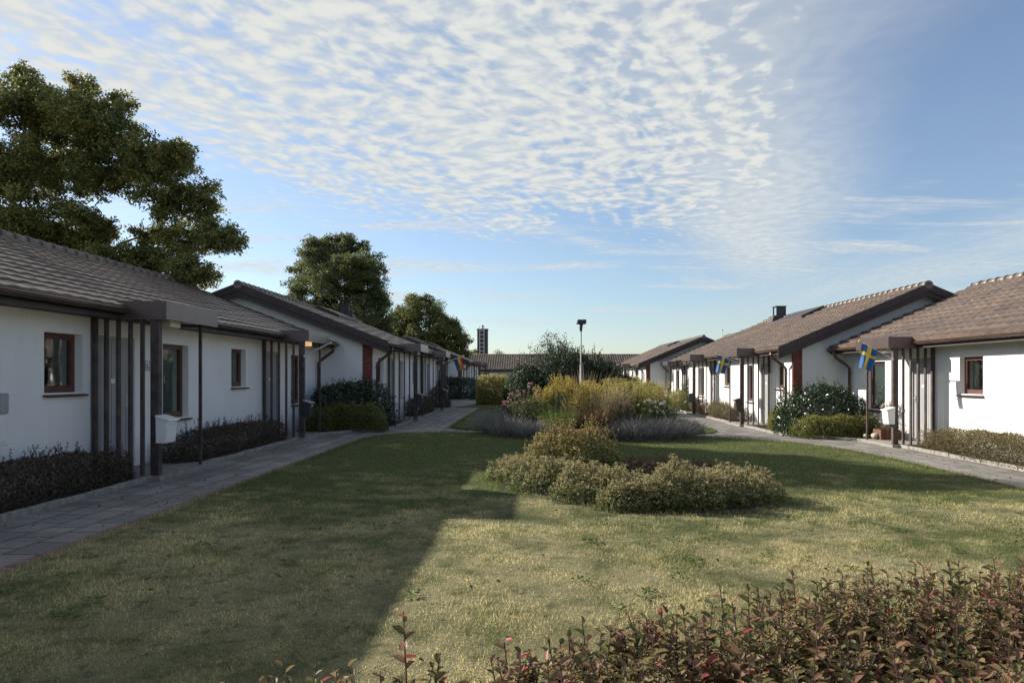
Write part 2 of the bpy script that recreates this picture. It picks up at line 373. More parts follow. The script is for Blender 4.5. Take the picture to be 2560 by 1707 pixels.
pb.inputs['Base Color'].default_value = (.7, .55, .3, 1); pb.inputs['Emission Color'].default_value = (1, .62, .28, 1); pb.inputs['Emission Strength'].default_value = .35
M['lit'] = mm
L_ = leaf_mat
M['oak'] = L_('oak_leaves', [(0, (.09, .11, .035)), (.5, (.20, .23, .075)), (.88, (.38, .37, .13)), (1, (.44, .32, .10))], .5, .45)
M['tree2'] = L_('dense_tree_leaves', [(0, (.08, .105, .045)), (.6, (.15, .175, .07)), (1, (.26, .27, .1))], .6, .42)
M['tree3'] = L_('round_tree_leaves', [(0, (.08, .10, .035)), (.6, (.15, .165, .055)), (1, (.27, .25, .08))], .6, .42)
M['yew'] = L_('dark_shrub_leaves', [(0, (.035, .055, .032)), (.7, (.065, .095, .05)), (1, (.14, .16, .08))], .5, .3)
M['laurel'] = L_('glossy_laurel_leaves', [(0, (.022, .045, .02)), (.7, (.035, .07, .026)), (1, (.07, .11, .04))], .33, .12, .7)
M['golden'] = L_('golden_hedge_leaves', [(0, (.14, .14, .04)), (.6, (.38, .33, .11)), (1, (.55, .46, .18))], .6, .35)
M['green'] = L_('yellow_green_shrub_leaves', [(0, (.08, .10, .025)), (.5, (.19, .20, .05)), (1, (.34, .33, .10))], .6, .4)
M['spirea'] = L_('brown_green_spirea_leaves', [(0, (.07, .06, .03)), (.45, (.15, .13, .06)), (.8, (.26, .21, .10)), (1, (.26, .11, .07))], .6, .4)
M['redshrub'] = L_('purple_brown_shrub_leaves', [(0, (.055, .055, .035)), (.5, (.12, .09, .06)), (1, (.21, .14, .09))], .6, .3)
M['ring'] = L_('olive_spirea_leaves', [(0, (.075, .10, .04)), (.4, (.17, .19, .075)), (.75, (.33, .30, .14)), (1, (.50, .41, .22))], .6, .45)
M['pinkbush'] = L_('bronze_tipped_leaves', [(0, (.09, .11, .03)), (.4, (.19, .20, .06)), (.75, (.32, .26, .11)), (1, (.44, .28, .16))], .6, .4)
M['front'] = L_('autumn_spirea_leaves', [(0, (.08, .10, .035)), (.3, (.19, .17, .065)), (.5, (.24, .165, .085)), (.68, (.27, .14, .10)), (.87, (.34, .26, .10)), (.985, (.28, .10, .08)), (1, (.40, .10, .08))], .5, .42, .3)
M['head'] = L_('dry_flower_heads', [(0, (.28, .20, .12)), (.6, (.52, .43, .24)), (1, (.72, .64, .38))], .9, .3)
M['lav'] = L_('grey_lavender_stems', [(0, (.11, .12, .09)), (.5, (.24, .24, .22)), (1, (.38, .34, .39))], .8, .4)
M['straw'] = L_('straw_coloured_grass', [(0, (.16, .12, .06)), (1, (.52, .41, .25))], .8, .4)
M['brgrass'] = L_('red_brown_grass', [(0, (.06, .035, .02)), (1, (.17, .09, .05))], .8, .3)
M['gold_stem'] = L_('goldenrod_green_leaves', [(0, (.07, .11, .03)), (1, (.20, .26, .07))], .6, .45)
M['gold_fl'] = L_('goldenrod_yellow_plumes', [(0, (.28, .23, .06)), (.6, (.50, .38, .09)), (1, (.64, .52, .17))], .8, .45)
M['ygreen_fl'] = L_('fading_yellow_plumes', [(0, (.28, .26, .08)), (1, (.58, .49, .17))], .8, .45)
M['rose'] = L_('rose_leaves', [(0, (.06, .08, .03)), (.7, (.13, .15, .06)), (1, (.22, .17, .10))], .5, .35)
M['pink'] = L_('pink_petals', [(0, (.40, .2, .2)), (1, (.62, .44, .42))], .7, .3)
M['whitefl'] = L_('white_petals', [(0, (.6, .58, .5)), (1, (.8, .78, .72))], .7, .3)
# ------------------------------------------------------------ ground
ZR = -.16
def g(x): return float(np.interp(x, [-3.85, 6.9], [0, ZR]))
def at(px, py, d): return Vector(((px-VX)*d/F, d, 1.47-(py-HY)*d/F))
def resample(pts, step=.4):
    out = []
    for i in range(len(pts)):
        a, b = Vector(pts[i]), Vector(pts[(i+1) % len(pts)]); n = max(1, int((b-a).length/step))
        out += [tuple(a.lerp(b, k/n)) for k in range(n)]
    return out
mb = MB(); xs = [-400, -3.85, 6.9, 400]; ys = [-400, 400]
for i in range(3): mb.face([(xs[i], -400, g(xs[i])-.03), (xs[i+1], -400, g(xs[i+1])-.03), (xs[i+1], 400, g(xs[i+1])-.03), (xs[i], 400, g(xs[i])-.03)])
tag(mb.build('ground', M['lawn']), kind='structure')
KL = [(-5.35, -8), (-5.35, 17.3), (-5.1, 17.8), (-4.3, 18.9), (-3.95, 19.5), (-3.87, 20.2), (-3.87, 34.2), (-5.35, 36.3), (-5.35, 41.2), (-3.87, 43.5), (-3.87, 62), (-3.87, 80)]
KR = [(8.40, -8), (8.40, 17.4), (8.15, 17.9), (7.3, 18.8), (6.9, 19.5), (6.80, 20.2), (6.80, 34.2), (8.40, 36.3), (8.40, 43.5), (6.80, 46.5), (6.80, 62), (6.8, 80)]
def kx(K, y): return float(np.interp(y, [p[1] for p in K], [p[0] for p in K]))
mb = MB(); Y = sorted(set([p[1] for p in KL+KR]+[18, 19]))
for a, b in zip(Y[:-1], Y[1:]):
    xa = [kx(KL, a)]+[-3.85, 6.9]+[kx(KR, a)]; xb = [kx(KL, b)]+[-3.85, 6.9]+[kx(KR, b)]
    if kx(KL, a) > -3.86 : pass
    for i in range(3):
        p = [(xa[i], a), (xa[i+1], a), (xb[i+1], b), (xb[i], b)]
        mb.face([(q[0], q[1], g(q[0])) for q in p])
tag(mb.build('path', M['pave']), kind='structure')
# beds of soil between kerb and walls
for s, K, xw in ((-1, KL, -6.9), (1, KR, 9.9)):
    mb = MB()
    for a, b in zip(Y[:-1], Y[1:]):
        z = 0 if s < 0 else ZR
        mb.face([(kx(K, a), a, z-.004), (xw, a, z+.03), (xw, b, z+.03), (kx(K, b), b, z-.004)])
    tag(mb.build('soil', M['soil']), kind='structure')
def ribbon(name, pts, off0, off1, z0, z1, m, kind='structure', closed=False):
    """strip or low kerb following pts between two sideways offsets"""
    P = [Vector((p[0], p[1])) for p in pts]; n = len(P); mbb = MB(); prof = []
    for i in range(n):
        a = P[i-1] if (i or closed) else P[i]; b = P[(i+1) % n] if (i < n-1 or closed) else P[i]
        d = (b-a).normalized(); nr = Vector((d.y, -d.x)); prof.append((P[i]+nr*off0, P[i]+nr*off1))
    for i in range(n if closed else n-1):
        a, b = prof[i], prof[(i+1) % n]
        ga = [g(q.x) for q in (a[0], a[1], b[1], b[0])]
        q = (a[0], a[1], b[1], b[0])
        if z1-z0 < .02: mbb.face([(v.x, v.y, h+z1) for v, h in zip(q, ga)])
        else: mbb.hexa([(v.x, v.y, h+z0) for v, h in zip(q, ga)]+[(v.x, v.y, h+z1) for v, h in zip(q, ga)])
    return tag(mbb.build(name, m), kind=kind)
def open_res(pts, step):
    out = []
    for a, b in zip(pts[:-1], pts[1:]):
        a, b = Vector(a), Vector(b); n = max(1, int((b-a).length/step)); out += [tuple(a.lerp(b, k/n)) for k in range(n)]
    return out+[pts[-1]]
def kerb(K, side):
    """individual short kerb stones merged in one kerb, with slightly uneven joints"""
    mbb = MB(); pts = open_res(K, .5)
    for i, (a, b) in enumerate(zip(pts[:-1], pts[1:])):
        if a[1] > 50 or a[1] < 0: continue
        a, b = Vector(a), Vector(b); d = (b-a).normalized(); nr = Vector((d.y, -d.x))*side
        a = a+d*.006; b = b-d*.006; j = random.uniform(-.006, .006); h = .07+random.uniform(-.008, .008)
        z = g(a.x)
        q = [a+nr*j, b+nr*j, b+nr*(j+.075), a+nr*(j+.075)]
        mbb.hexa([(v.x, v.y, z-.02) for v in q]+[(v.x, v.y, z+h) for v in q])
    return tag(mbb.build('kerb', M['concrete'], bevel=.008), kind='structure')
kerb(KL, -1); kerb(KR, 1)
def border(pts, name='brick_border', w=.2, gap=.11):
    """row of paving bricks laid crosswise along a lawn edge"""
    mbb = MB(); P = open_res(pts, gap)
    for a, b in zip(P[:-1], P[1:]):
        a, b = Vector(a), Vector(b); d = (b-a).normalized(); nr = Vector((-d.y, d.x)); a = a+d*.004; b = b-d*.004
        q = [a, b, b+nr*w, a+nr*w]; z = g(a.x)+random.uniform(.008, .014)
        mbb.hexa([(v.x, v.y, g(v.x)-.01) for v in q]+[(v.x, v.y, z) for v in q])
    return tag(mbb.build(name, M['bpave']), kind='structure')
LA = [(-3.85, -8), (-3.85, 16.4), (-3.72, 17.2), (-3.35, 17.9), (-2.8, 18.3), (-2.0, 18.5), (3.6, 18.5), (4.7, 18.3), (5.6, 17.8), (6.3, 16.9), (6.75, 15.6), (6.95, 14.0), (6.95, -8)]
LB = [(-2.3, 20.35), (-2.3, 32.7), (5.3, 32.7), (5.3, 20.6), (5.0, 19.9), (4.5, 19.55), (3.6, 19.5), (-1.3, 19.6), (-1.9, 19.8)]
LC = [(-3.6, 33.6), (-3.3, 34.4), (-3.0, 38), (-2.6, 60), (6, 60), (6.2, 34.5), (2, 34.2)]
def lawn_piece(pts, wob=.02):
    P = resample(pts, .25)
    P = [(x+random.uniform(-wob, wob), y+random.uniform(-wob, wob)) for x, y in P]
    bm = bmesh.new(); vs = [bm.verts.new((x, y, g(x)+.028)) for x, y in P]; lo = [bm.verts.new((x, y, g(x)-.02)) for x, y in P]
    bm.faces.new(vs); n = len(P)
    for i in range(n): bm.faces.new((vs[i], vs[(i+1) % n], lo[(i+1) % n], lo[i]))
    bmesh.ops.triangulate(bm, faces=[f for f in bm.faces if len(f.verts) > 4])
    me = bpy.data.meshes.new('lawn'); bm.to_mesh(me); bm.free(); me.materials.append(M['lawn'])
    return tag(link_mesh('lawn', me), kind='structure')
for q in (LA, LB, LC): lawn_piece(q)
border(LA[:6]); border([(4.7, 18.3), (5.6, 17.8), (6.3, 16.9), (6.75, 15.6), (6.95, 14.0), (6.95, 2)]); border([(-2.3, 20.35), (-2.3, 32.7)])
border([(-5.13, 19) if False else (-5.34+.2, -2), (-5.34+.2, 17.2)], w=-.0+.2) if False else None
def inside(poly, x, y):
    x = np.asarray(x); y = np.asarray(y); r = np.zeros(x.shape, bool); n = len(poly); j = n-1
    for i in range(n):
        xi, yi = poly[i]; xj, yj = poly[j]
        c = ((yi > y) != (yj > y)) & (x < (xj-xi)*(y-yi)/(yj-yi+1e-12)+xi); r ^= c; j = i
    return r
RING = [(.55, 10.9), (.2, 11.2), (-.35, 11.1), (-.55, 10.4), (-.45, 9.6), (.1, 8.75), (.9, 8.05), (1.75, 7.75), (2.5, 8.0), (3.05, 8.7), (3.1, 9.6), (2.6, 10.6), (1.8, 11.3), (1.0, 11.4)]
ISL = [(-1.3, 18.6), (-1.0, 17.6), (0, 16.9), (1.4, 16.7), (2.8, 16.9), (3.9, 17.7), (4.2, 18.9), (3.9, 21), (2.5, 23), (0, 23), (-1.2, 21)]
def soil_patch(poly, dz):
    P = resample(poly, .3); bm = bmesh.new(); bm.faces.new([bm.verts.new((x+random.uniform(-.03, .03), y, g(x)+dz)) for x, y in P])
    bmesh.ops.triangulate(bm, faces=bm.faces[:]); me = bpy.data.meshes.new('soil'); bm.to_mesh(me); bm.free(); me.materials.append(M['soil'])
    tag(link_mesh('soil', me), kind='structure')
soil_patch(RING, .036); soil_patch(ISL, .037)
# grass blades: density thins out with distance
def grass():
    parts = []
    for y0, y1, dens, h, w in ((2.3, 4.2, 8500, .030, .0042), (4.2, 7, 5200, .032, .0055), (7, 11, 2300, .036, .009), (11, 18.6, 1000, .042, .014), (18.6, 34, 420, .05, .022)):
        xa, xb = max(-3.95, -.95*y1-.6), min(7., .95*y1+.6); n = int((xb-xa)*(y1-y0)*dens)
        x = rng.uniform(xa, xb, n); y = rng.uniform(y0, y1, n)
        k = (inside(LA, x, y) | inside(LB, x, y)) & ~inside(RING, x, y) & ~inside(ISL, x, y)
        # tufty density
        tn = np.sin(x*3.1+np.sin(y*2.3)*1.7)*np.sin(y*2.7+np.sin(x*1.9)*2.1)
        k &= (rng.uniform(size=n) < .72+.28*tn)
        x, y, tn = x[k], y[k], tn[k]; n = len(x)
        z = np.interp(x, [-3.85, 6.9], [0, ZR])+.024
        P = np.stack([x, y, z], 1); a = rng.uniform(0, 2*np.pi, n); le = rng.uniform(.15, 1.1, n)
        D = np.stack([np.cos(a)*le, np.sin(a)*le, np.ones(n)], 1); D = unit(D)
        H = h*.68*rng.uniform(.5, 1.5, n)*(1+.35*tn); a2 = rng.uniform(0, 2*np.pi, n); S = np.stack([np.cos(a2), np.sin(a2), np.zeros(n)], 1)*(w*rng.uniform(.6, 1.3, n))[:, None]*.5
        V = np.stack([P-S, P+S, P+D*H[:, None]], 1).reshape(-1, 3)
        parts.append((V, np.arange(n*3).reshape(n, 3), np.repeat(rng.uniform(0, 1, n), 3)))
    # longer grass on the edges of the lawns and beds
    for poly in (LA, LB, RING):
        P2 = np.array(resample(poly, .012)); P2 = P2[(P2[:, 1] > 2.3) & (P2[:, 1] < 33)]
        P2 = np.repeat(P2, 3, 0); n = len(P2); P2 = P2+rng.normal(0, .03, P2.shape)
        P = np.stack([P2[:, 0], P2[:, 1], np.interp(P2[:, 0], [-3.85, 6.9], [0, ZR])+.015], 1)
        D = unit(np.stack([rng.normal(0, .5, n), rng.normal(0, .5, n), np.ones(n)], 1)); H = rng.uniform(.03, .085, n)[:, None]
        W = np.interp(P2[:, 1], [3, 30], [.005, .025]); a2 = rng.uniform(0, 6.28, n); S = np.stack([np.cos(a2), np.sin(a2), np.zeros(n)], 1)*W[:, None]*.5
        V = np.stack([P-S, P+S, P+D*H], 1).reshape(-1, 3); parts.append((V, np.arange(n*3).reshape(n, 3), np.repeat(rng.uniform(0, .6, n), 3)))
    V, Fq, T = merge(parts)
    tag(link_mesh('grass', np_mesh('grass', V, Fq, M['blade'], T)), 'short patchy lawn grass, green and straw coloured', 'grass', kind='stuff')
grass()

# ------------------------------------------------------------ houses
EO, EZ = .52, 2.44           # eave overhang, eave height
def tiles(mbb, XF, y0, y1, o0, z0, o1, z1, amp=.026, lft=.046):
    """wavy overlapping tile courses from the eave (o0,z0) up to the ridge (o1,z1)"""
    L = math.hypot(o1-o0, z1-z0); nc = round(L/.335); px = -(z1-z0)/L; pz = abs(o1-o0)/L   # normal in (o,z)
    sgn = 1 if o0 > o1 else -1
    ys = np.arange(y0, y1+.001, .05); wav = np.maximum(0, np.sin(ys/.30*2*np.pi))**.8*amp+np.maximum(0, -np.sin(ys/.30*2*np.pi))*-.006
    V = []; Fq = []; T = []
    nrm_o = sgn*abs(z1-z0)/L; nrm_z = abs(o1-o0)/L
    for c in range(nc):
        for t, lift in ((c/nc, lft), ((c+1)/nc, .004)):
            o = o0+(o1-o0)*t; z = z0+(z1-z0)*t
            jit = (np.sin(np.floor(ys/.30)*12.9898+c*78.233)*43758.5453) % 1
            h = wav+lift+(jit-.5)*(.006 if amp > .01 else .003)
            for y, hh in zip(ys, h): V.append((XF(o+nrm_o*hh), y, z+nrm_z*hh+.008*math.sin(y*.9+c*.5)+.004*math.sin(y*3.1+c)))
    n = len(ys); V = np.array(V)
    rows = 2*nc; idx = np.arange(rows*n).reshape(rows, n); q = []
    for r in range(rows-1):
        a, b = idx[r, :-1], idx[r, 1:]; c_, d = idx[r+1, 1:], idx[r+1, :-1]; q.append(np.stack([a, b, c_, d], 1))
    b0 = len(mbb.v); mbb.v += [tuple(p) for p in V]
    for qq in np.concatenate(q): mbb.f.append(tuple(int(i)+b0 for i in qq)); mbb.mi.append(0); mbb.sm.append(False)
    # front lip of the first course
    for i in range(n-1):
        y, y2 = ys[i], ys[i+1]
        mbb.face([(XF(o0), y, z0-.02), (XF(o0), y2, z0-.02), tuple(V[i+1]), tuple(V[i])])
def window(root, XF, ya, yb, za, zb, kind):
    dep = -.11
    w = MB(); t = .075
    def bx(o0, o1, y0, y1, z0, z1, mbb=w, mi=0): mbb.box(XF(o0), XF(o1), y0, y1, z0, z1, mi)
    bx(dep-.06, dep, ya, ya+t, za, zb); bx(dep-.06, dep, yb-t, yb, za, zb)
    bx(dep-.06, dep, ya+t, yb-t, za, za+t+.02); bx(dep-.06, dep, ya+t, yb-t, zb-t, zb)
    win = w.build('window', M['frame'], root)
    gm = MB(); gm.box(XF(dep-.035), XF(dep-.03), ya+t, yb-t, za+t+.02, zb-t); gm.build('pane', M['glass'], win)
    sm = MB(); e = .03
    sm.hexa([(XF(dep), ya-e, za-.03), (XF(.07), ya-e, za-.055), (XF(.07), yb+e, za-.055), (XF(dep), yb+e, za-.03),
             (XF(dep), ya-e, za-.002), (XF(.07), ya-e, za-.03), (XF(.07), yb+e, za-.03), (XF(dep), yb+e, za-.002)])
    sm.build('sill', M['sill'], win)
    b = MB()
    if kind == 'blind':
        z = za+t+.03
        while z < zb-t-.03:
            b.face([(XF(dep-.052), ya+t, z), (XF(dep-.052), yb-t, z), (XF(dep-.062), yb-t, z+.027), (XF(dep-.062), ya+t, z+.027)]); z += .033
        b.build('blind', M['blind'], win)
    else:
        n = 14; wdt = (yb-ya)*.28
        for side in (0, 1):
            for k in range(n):
                yA = (ya+t+k*wdt/n) if side == 0 else (yb-t-k*wdt/n); yB = yA+(wdt/n if side == 0 else -wdt/n)
                oA = dep-.12-.02*(k % 2); oB = dep-.12-.02*((k+1) % 2)
                b.face([(XF(oA), yA, za+.1), (XF(oB), yB, za+.1), (XF(oB), yB, zb-.05), (XF(oA), yA, zb-.05)])
        b.build('curtain', M['curtain'], win)
    return win
def door(root, XF, ya, yb, z0, z1=2.06, flip=False):
    d = MB()
    d.box(XF(-.06), XF(-.02), ya, ya+.06, z0, z1); d.box(XF(-.06), XF(-.02), yb-.06, yb, z0, z1); d.box(XF(-.06), XF(-.02), ya+.06, yb-.06, z1-.06, z1)
    n = 9; w = (yb-ya-.12)/n
    for k in range(n): d.box(XF(-.09), XF(-.055), ya+.06+k*w+.006, ya+.06+(k+1)*w-.006, z0+.03, z1-.065)
    d.box(XF(-.10), XF(-.068), ya+.06, yb-.06, z0+.02, z1-.06)
    o = d.build('door', M['door'], root)
    h = MB(); yh = yb-.14
    h.box(XF(-.055), XF(-.045), yh-.02, yh+.02, z0+.93, z0+1.10); h.tube([(XF(-.045), yh, z0+1.04), (XF(.0), yh, z0+1.04), (XF(.0), yh-.11, z0+1.04)], .009, 6)
    h.build('handle', M['steel'], o)
    p = MB(); p.box(XF(-.0545), XF(-.052), ya+.42, ya+.52, z0+1.30, z0+1.37); p.build('name_plate', M['whitebox'], o)
def porch(root, s, XF, d0, zb, lit=False, detail=True, slim=1.28):
    """flat canopy on posts with a slatted side screen; XF maps outward distance to world x"""
    c = MB(); zt = zb+2.53; z1 = zb+2.27; y0, y1 = d0-.07, d0+1.56; oo, oi = 1.10, .40
    c.box(XF(oo-.02), XF(oo), y0, y1, z1, zt); c.box(XF(oi), XF(oo-.02), y0, y0+.02, z1, zt); c.box(XF(oi), XF(oo-.02), y1-.02, y1, z1, zt)
    c.box(XF(oi), XF(oo-.02), y0+.02, y1-.02, zt-.05, zt-.03); c.box(XF(.0), XF(oo-.02), y0+.022, y1-.022, z1+.035, z1+.05)
    o = c.build('porch', M['brown'], root)
    P = MB(); P.box(XF(.86), XF(.98), d0-.05, d0+.05, zb+.02, z1+.035); P.build('post', M['post'], o, bevel=.004)
    for k, oc in enumerate((.05, .215, .385, .555, .725)):
        q = MB(); hw = .027 if k == 0 else .016; q.box(XF(oc-hw), XF(oc+hw), d0-.035, d0+.035, zb+.02, z1+.035); q.build('screen_post', M['post'], o)
    q = MB(); q.box(XF(.93), XF(.97), d0+slim-.02, d0+slim+.02, zb+.02, z1+.035); q.build('slim_post', M['post'], o)
    st = MB(); st.box(XF(.005), XF(1.03), d0-.12, d0+1.6, zb-.03, zb+.062); st.build('step', M['concrete'], o)
    lm = MB(); lm.box(XF(.76), XF(.96), d0+.32, d0+.62, z1-.085, z1+.034); lm.build('lamp', M['lit' if lit else 'lampw'], o, bevel=.01)
def house(label, s, W, y0, y1, zb, zr, openings, porches, forward, over=(.38, .38), pipes=(), extras=None, group=None, side_y=None):
    root = empty('bungalow', (s*(W+3.8), (y0+y1)/2, zb)); tag(root, label, 'house', group)
    XW = lambda o: s*(W-o)
    # everything below is written in world space, then offset to the root
    loc = Vector(root.location)
    made = []
    def XF(o): return XW(o)
    # front wall with openings and reveals
    w = MB(); top = zb+2.33
    ops = sorted([(a, b, zb+c, zb+d) for (a, b, c, d, k) in openings])
    yc = y0
    def fq(ya, yb, za, zz): w.face([(XF(0), ya, za), (XF(0), yb, za), (XF(0), yb, zz), (XF(0), ya, zz)])
    for (a, b, c, d) in ops:
        fq(yc, a, zb-.1, top); 
        if c > zb+.05: fq(a, b, zb-.1, c)
        fq(a, b, d, top)
        for q in ([(0, a, c), (-.2, a, c), (-.2, a, d), (0, a, d)], [(0, b, c), (-.2, b, c), (-.2, b, d), (0, b, d)], [(0, a, d), (-.2, a, d), (-.2, b, d), (0, b, d)], [(0, a, c), (-.2, a, c), (-.2, b, c), (0, b, c)]):
            w.face([(XF(o), yy, zz) for o, yy, zz in q])
        yc = b
    fq(yc, y1, zb-.1, top)
    def roofz(o): return zb+EZ-.13+(zr-EZ)*((EO-o)/(EO+3.8)) if o > -3.8 else zb+EZ-.13+(zr-EZ)*((o+8.12)/(8.12-3.8))
    for yy in (y0, y1):
        w.face([(XF(0), yy, zb-.1), (XF(0), yy, roofz(0)), (XF(-3.8), yy, zb+zr-.13), (XF(-7.6), yy, roofz(-7.6)), (XF(-7.6), yy, zb-.1)])
    w.face([(XF(-7.6), y0, zb-.1), (XF(-7.6), y1, zb-.1), (XF(-7.6), y1, top), (XF(-7.6), y0, top)])
    wall = w.build('wall', M['wall'], root)
    # near-black backing added behind the windows, its colour standing in for room shade
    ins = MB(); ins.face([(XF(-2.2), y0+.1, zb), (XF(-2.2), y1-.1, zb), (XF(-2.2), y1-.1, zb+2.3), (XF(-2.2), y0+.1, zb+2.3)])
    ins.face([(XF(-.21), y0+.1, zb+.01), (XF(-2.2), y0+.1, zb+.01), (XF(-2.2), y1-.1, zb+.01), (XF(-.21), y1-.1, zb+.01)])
    ins.build('window_backing', M['dark'], root)
    # roof
    ya, yb = y0-(over[0] if forward else 0), y1+(over[1] if forward else 0)
    r = MB(); tiles(r, XF, ya+.03, yb-.03, EO, zb+EZ, -3.8, zb+zr, .005 if s < 0 else .034, .030 if s < 0 else .056); tiles(r, XF, ya+.03, yb-.03, -8.12, zb+EZ, -3.8, zb+zr)
    roof = r.build('roof', M['tile'], root)
    u = MB()   # boarding beneath the tiles, fascia and soffit
    for oe, og in ((EO, -3.8), (-8.12, -3.8)):
        u.face([(XF(oe), ya, zb+EZ-.03), (XF(oe), yb, zb+EZ-.03), (XF(og), yb, zb+zr-.03), (XF(og), ya, zb+zr-.03)])
        u.face([(XF(oe), ya, zb+EZ-.11), (XF(oe), yb, zb+EZ-.11), (XF(og), yb, zb+zr-.11), (XF(og), ya, zb+zr-.11)])
    u.box(XF(.43), XF(.455), ya+.03, yb-.03, zb+2.27, zb+EZ-.045); u.box(XF(.003), XF(.43), ya+.03, yb-.03, zb+2.30, zb+2.318)
    u.build('eave_boarding', M['trim'], roof)
    rc = MB(); yy = ya
    while yy < yb-.02:
        y2 = min(yy+.37, yb); rc.tube([(XF(-3.8), yy, zb+zr+.0), (XF(-3.8), y2, zb+zr-.012)], [.125, .105], 10); yy = y2-.0
    rc.build('ridge_tiles', M['tile'], roof)
    if forward:
        for yy, sg in ((ya, -1), (yb, 1)):
            k = MB()
            for oe, og in ((EO+.04, -3.8), (-8.16, -3.8)):
                e = EZ+.045; t_ = .03
                k.hexa([(XF(oe), yy, zb+e-.21), (XF(oe), yy+t_, zb+e-.21), (XF(og), yy+t_, zb+zr+.03-.21), (XF(og), yy, zb+zr+.03-.21),
                        (XF(oe), yy, zb+e), (XF(oe), yy+t_, zb+e), (XF(og), yy+t_, zb+zr+.045), (XF(og), yy, zb+zr+.045)])
                # lower second board set back
                k.hexa([(XF(oe), yy+.035, zb+e-.36), (XF(oe), yy+.06, zb+e-.36), (XF(og), yy+.06, zb+zr-.33), (XF(og), yy+.035, zb+zr-.33),
                        (XF(oe), yy+.035, zb+e-.20), (XF(oe), yy+.06, zb+e-.20), (XF(og), yy+.06, zb+zr-.17), (XF(og), yy+.035, zb+zr-.17)])
            k.build('rake_board', M['trim'], roof)
        bp = MB()
        bp.box(XF(.004), XF(-.27), y0-.004, y0+.11, zb-.05, roofz(0)+.02)
        bp.build('brick_pier', M['brick'], root)
        b2 = MB(); b2.box(XF(.004), XF(-.27), y1-.11, y1+.004, zb-.05, roofz(0)+.02); b2.build('brick_pier', M['brick'], root)
    # gutter
    gt = MB(); yy0 = ya+.03; yy1 = yb-.03; n = 8; co = .53
    for k in range(n):
        a0 = math.pi*k/n; a1 = math.pi*(k+1)/n
        for rr in (.062, .056):
            gt.face([(XF(co+rr*math.cos(a0)), yy0, zb+EZ-.03-rr*math.sin(a0)), (XF(co+rr*math.cos(a1)), yy0, zb+EZ-.03-rr*math.sin(a1)), (XF(co+rr*math.cos(a1)), yy1, zb+EZ-.03-rr*math.sin(a1)), (XF(co+rr*math.cos(a0)), yy1, zb+EZ-.03-rr*math.sin(a0))], 0, True)
    for yy in (yy0, yy1): gt.face([(XF(co+.062*math.cos(math.pi*k/n)), yy, zb+EZ-.03-.062*math.sin(math.pi*k/n)) for k in range(n+1)])
    gt.tube([(XF(co+.064), yy0, zb+EZ-.028), (XF(co+.064), yy1, zb+EZ-.028)], .008, 5)
    q = ya+.6
    while q < yb:
        for k in range(n):
            a0 = math.pi*k/n; a1 = math.pi*(k+1)/n; rr = .067
            gt.face([(XF(co+rr*math.cos(a0)), q, zb+EZ-.03-rr*math.sin(a0)), (XF(co+rr*math.cos(a1)), q, zb+EZ-.03-rr*math.sin(a1)), (XF(co+rr*math.cos(a1)), q+.03, zb+EZ-.03-rr*math.sin(a1)), (XF(co+rr*math.cos(a0)), q+.03, zb+EZ-.03-rr*math.sin(a0))])
        q += 1.0
    gt.build('gutter', M['gutter'], root)
    for yp in pipes:
        d = MB(); zz = zb+EZ-.09
        d.tube([(XF(co), yp, zz), (XF(co), yp, zz-.10), (XF(co-.03), yp, zz-.17), (XF(.16), yp, zz-.42), (XF(.09), yp, zz-.50), (XF(.08), yp, zb+.05)], .042, 10)
        for hz in (1.7, .8): d.tube([(XF(.08), yp, zb+hz), (XF(.08), yp, zb+hz+.03)], .052, 10)
        d.build('downpipe', M['gutter'], root)
    for (a, b, c, dd, k) in openings:
        if k == 'door': door(root, XF, a, b, zb+c, zb+dd)
        else: window(root, XF, a, b, zb+c, zb+dd, k)
    for p in porches: porch(root, s, XF, p[0], zb, lit=p[1] if len(p) > 1 else False)
    if extras: extras(root, roof, XF, roofz)
    # re-base children onto the root so the Empty sits at the house's base
    for ch in root.children: ch.location = -loc
    return root
def chimney_set(yc, yh0, yh1, zb, zr, oc=-3.62):
    def f(root, roof, XF, roofz):
        c = MB(); o = oc
        c.hexa([(XF(o-.34), yc-.36, zb+zr-.35), (XF(o+.52), yc-.36, zb+zr-.45), (XF(o+.52), yc+.36, zb+zr-.45), (XF(o-.34), yc+.36, zb+zr-.35),
                (XF(o-.30), yc-.33, zb+zr+.12), (XF(o+.36), yc-.33, zb+zr+.10), (XF(o+.36), yc+.33, zb+zr+.10), (XF(o-.30), yc+.33, zb+zr+.12)])
        ch = c.build('chimney', M['trim'], roof)
        k = MB(); z0 = zb+zr+.10
        for dx in (-.22, .16):
            for dy in (-.25, .21): k.box(XF(o+dx), XF(o+dx+.05), yc+dy, yc+dy+.05, z0, z0+.42)
        k.box(XF(o-.22), XF(o-.19), yc-.25, yc+.26, z0, z0+.40); k.box(XF(o-.24), XF(o+.24), yc-.28, yc+.28, z0+.40, z0+.44); k.box(XF(o-.19), XF(o+.18), yc-.24, yc-.21, z0+.0, z0+.40)
        k.box(XF(o-.1), XF(o+.08), yc-.1, yc+.1, z0, z0+.3)
        k.build('cowl', M['black'], roof)
        hatch(root, roof, XF, yh0, yh1, zb, zr)
    return f
def hatch(root, roof, XF, yh0, yh1, zb, zr):
    h = MB(); sl = (zr-EZ)/(EO+3.8); zz = lambda o: zb+zr-(o+3.8)*sl
    oa, ob = -3.62, -2.75
    h.hexa([(XF(oa), yh0, zz(oa)-.05), (XF(ob), yh0, zz(ob)-.05), (XF(ob), yh1, zz(ob)-.05), (XF(oa), yh1, zz(oa)-.05),
            (XF(oa), yh0, zz(oa)+.17), (XF(ob), yh0, zz(ob)+.15), (XF(ob), yh1, zz(ob)+.15), (XF(oa), yh1, zz(oa)+.17)])
    h.build('roof_hatch', M['trim'], roof)
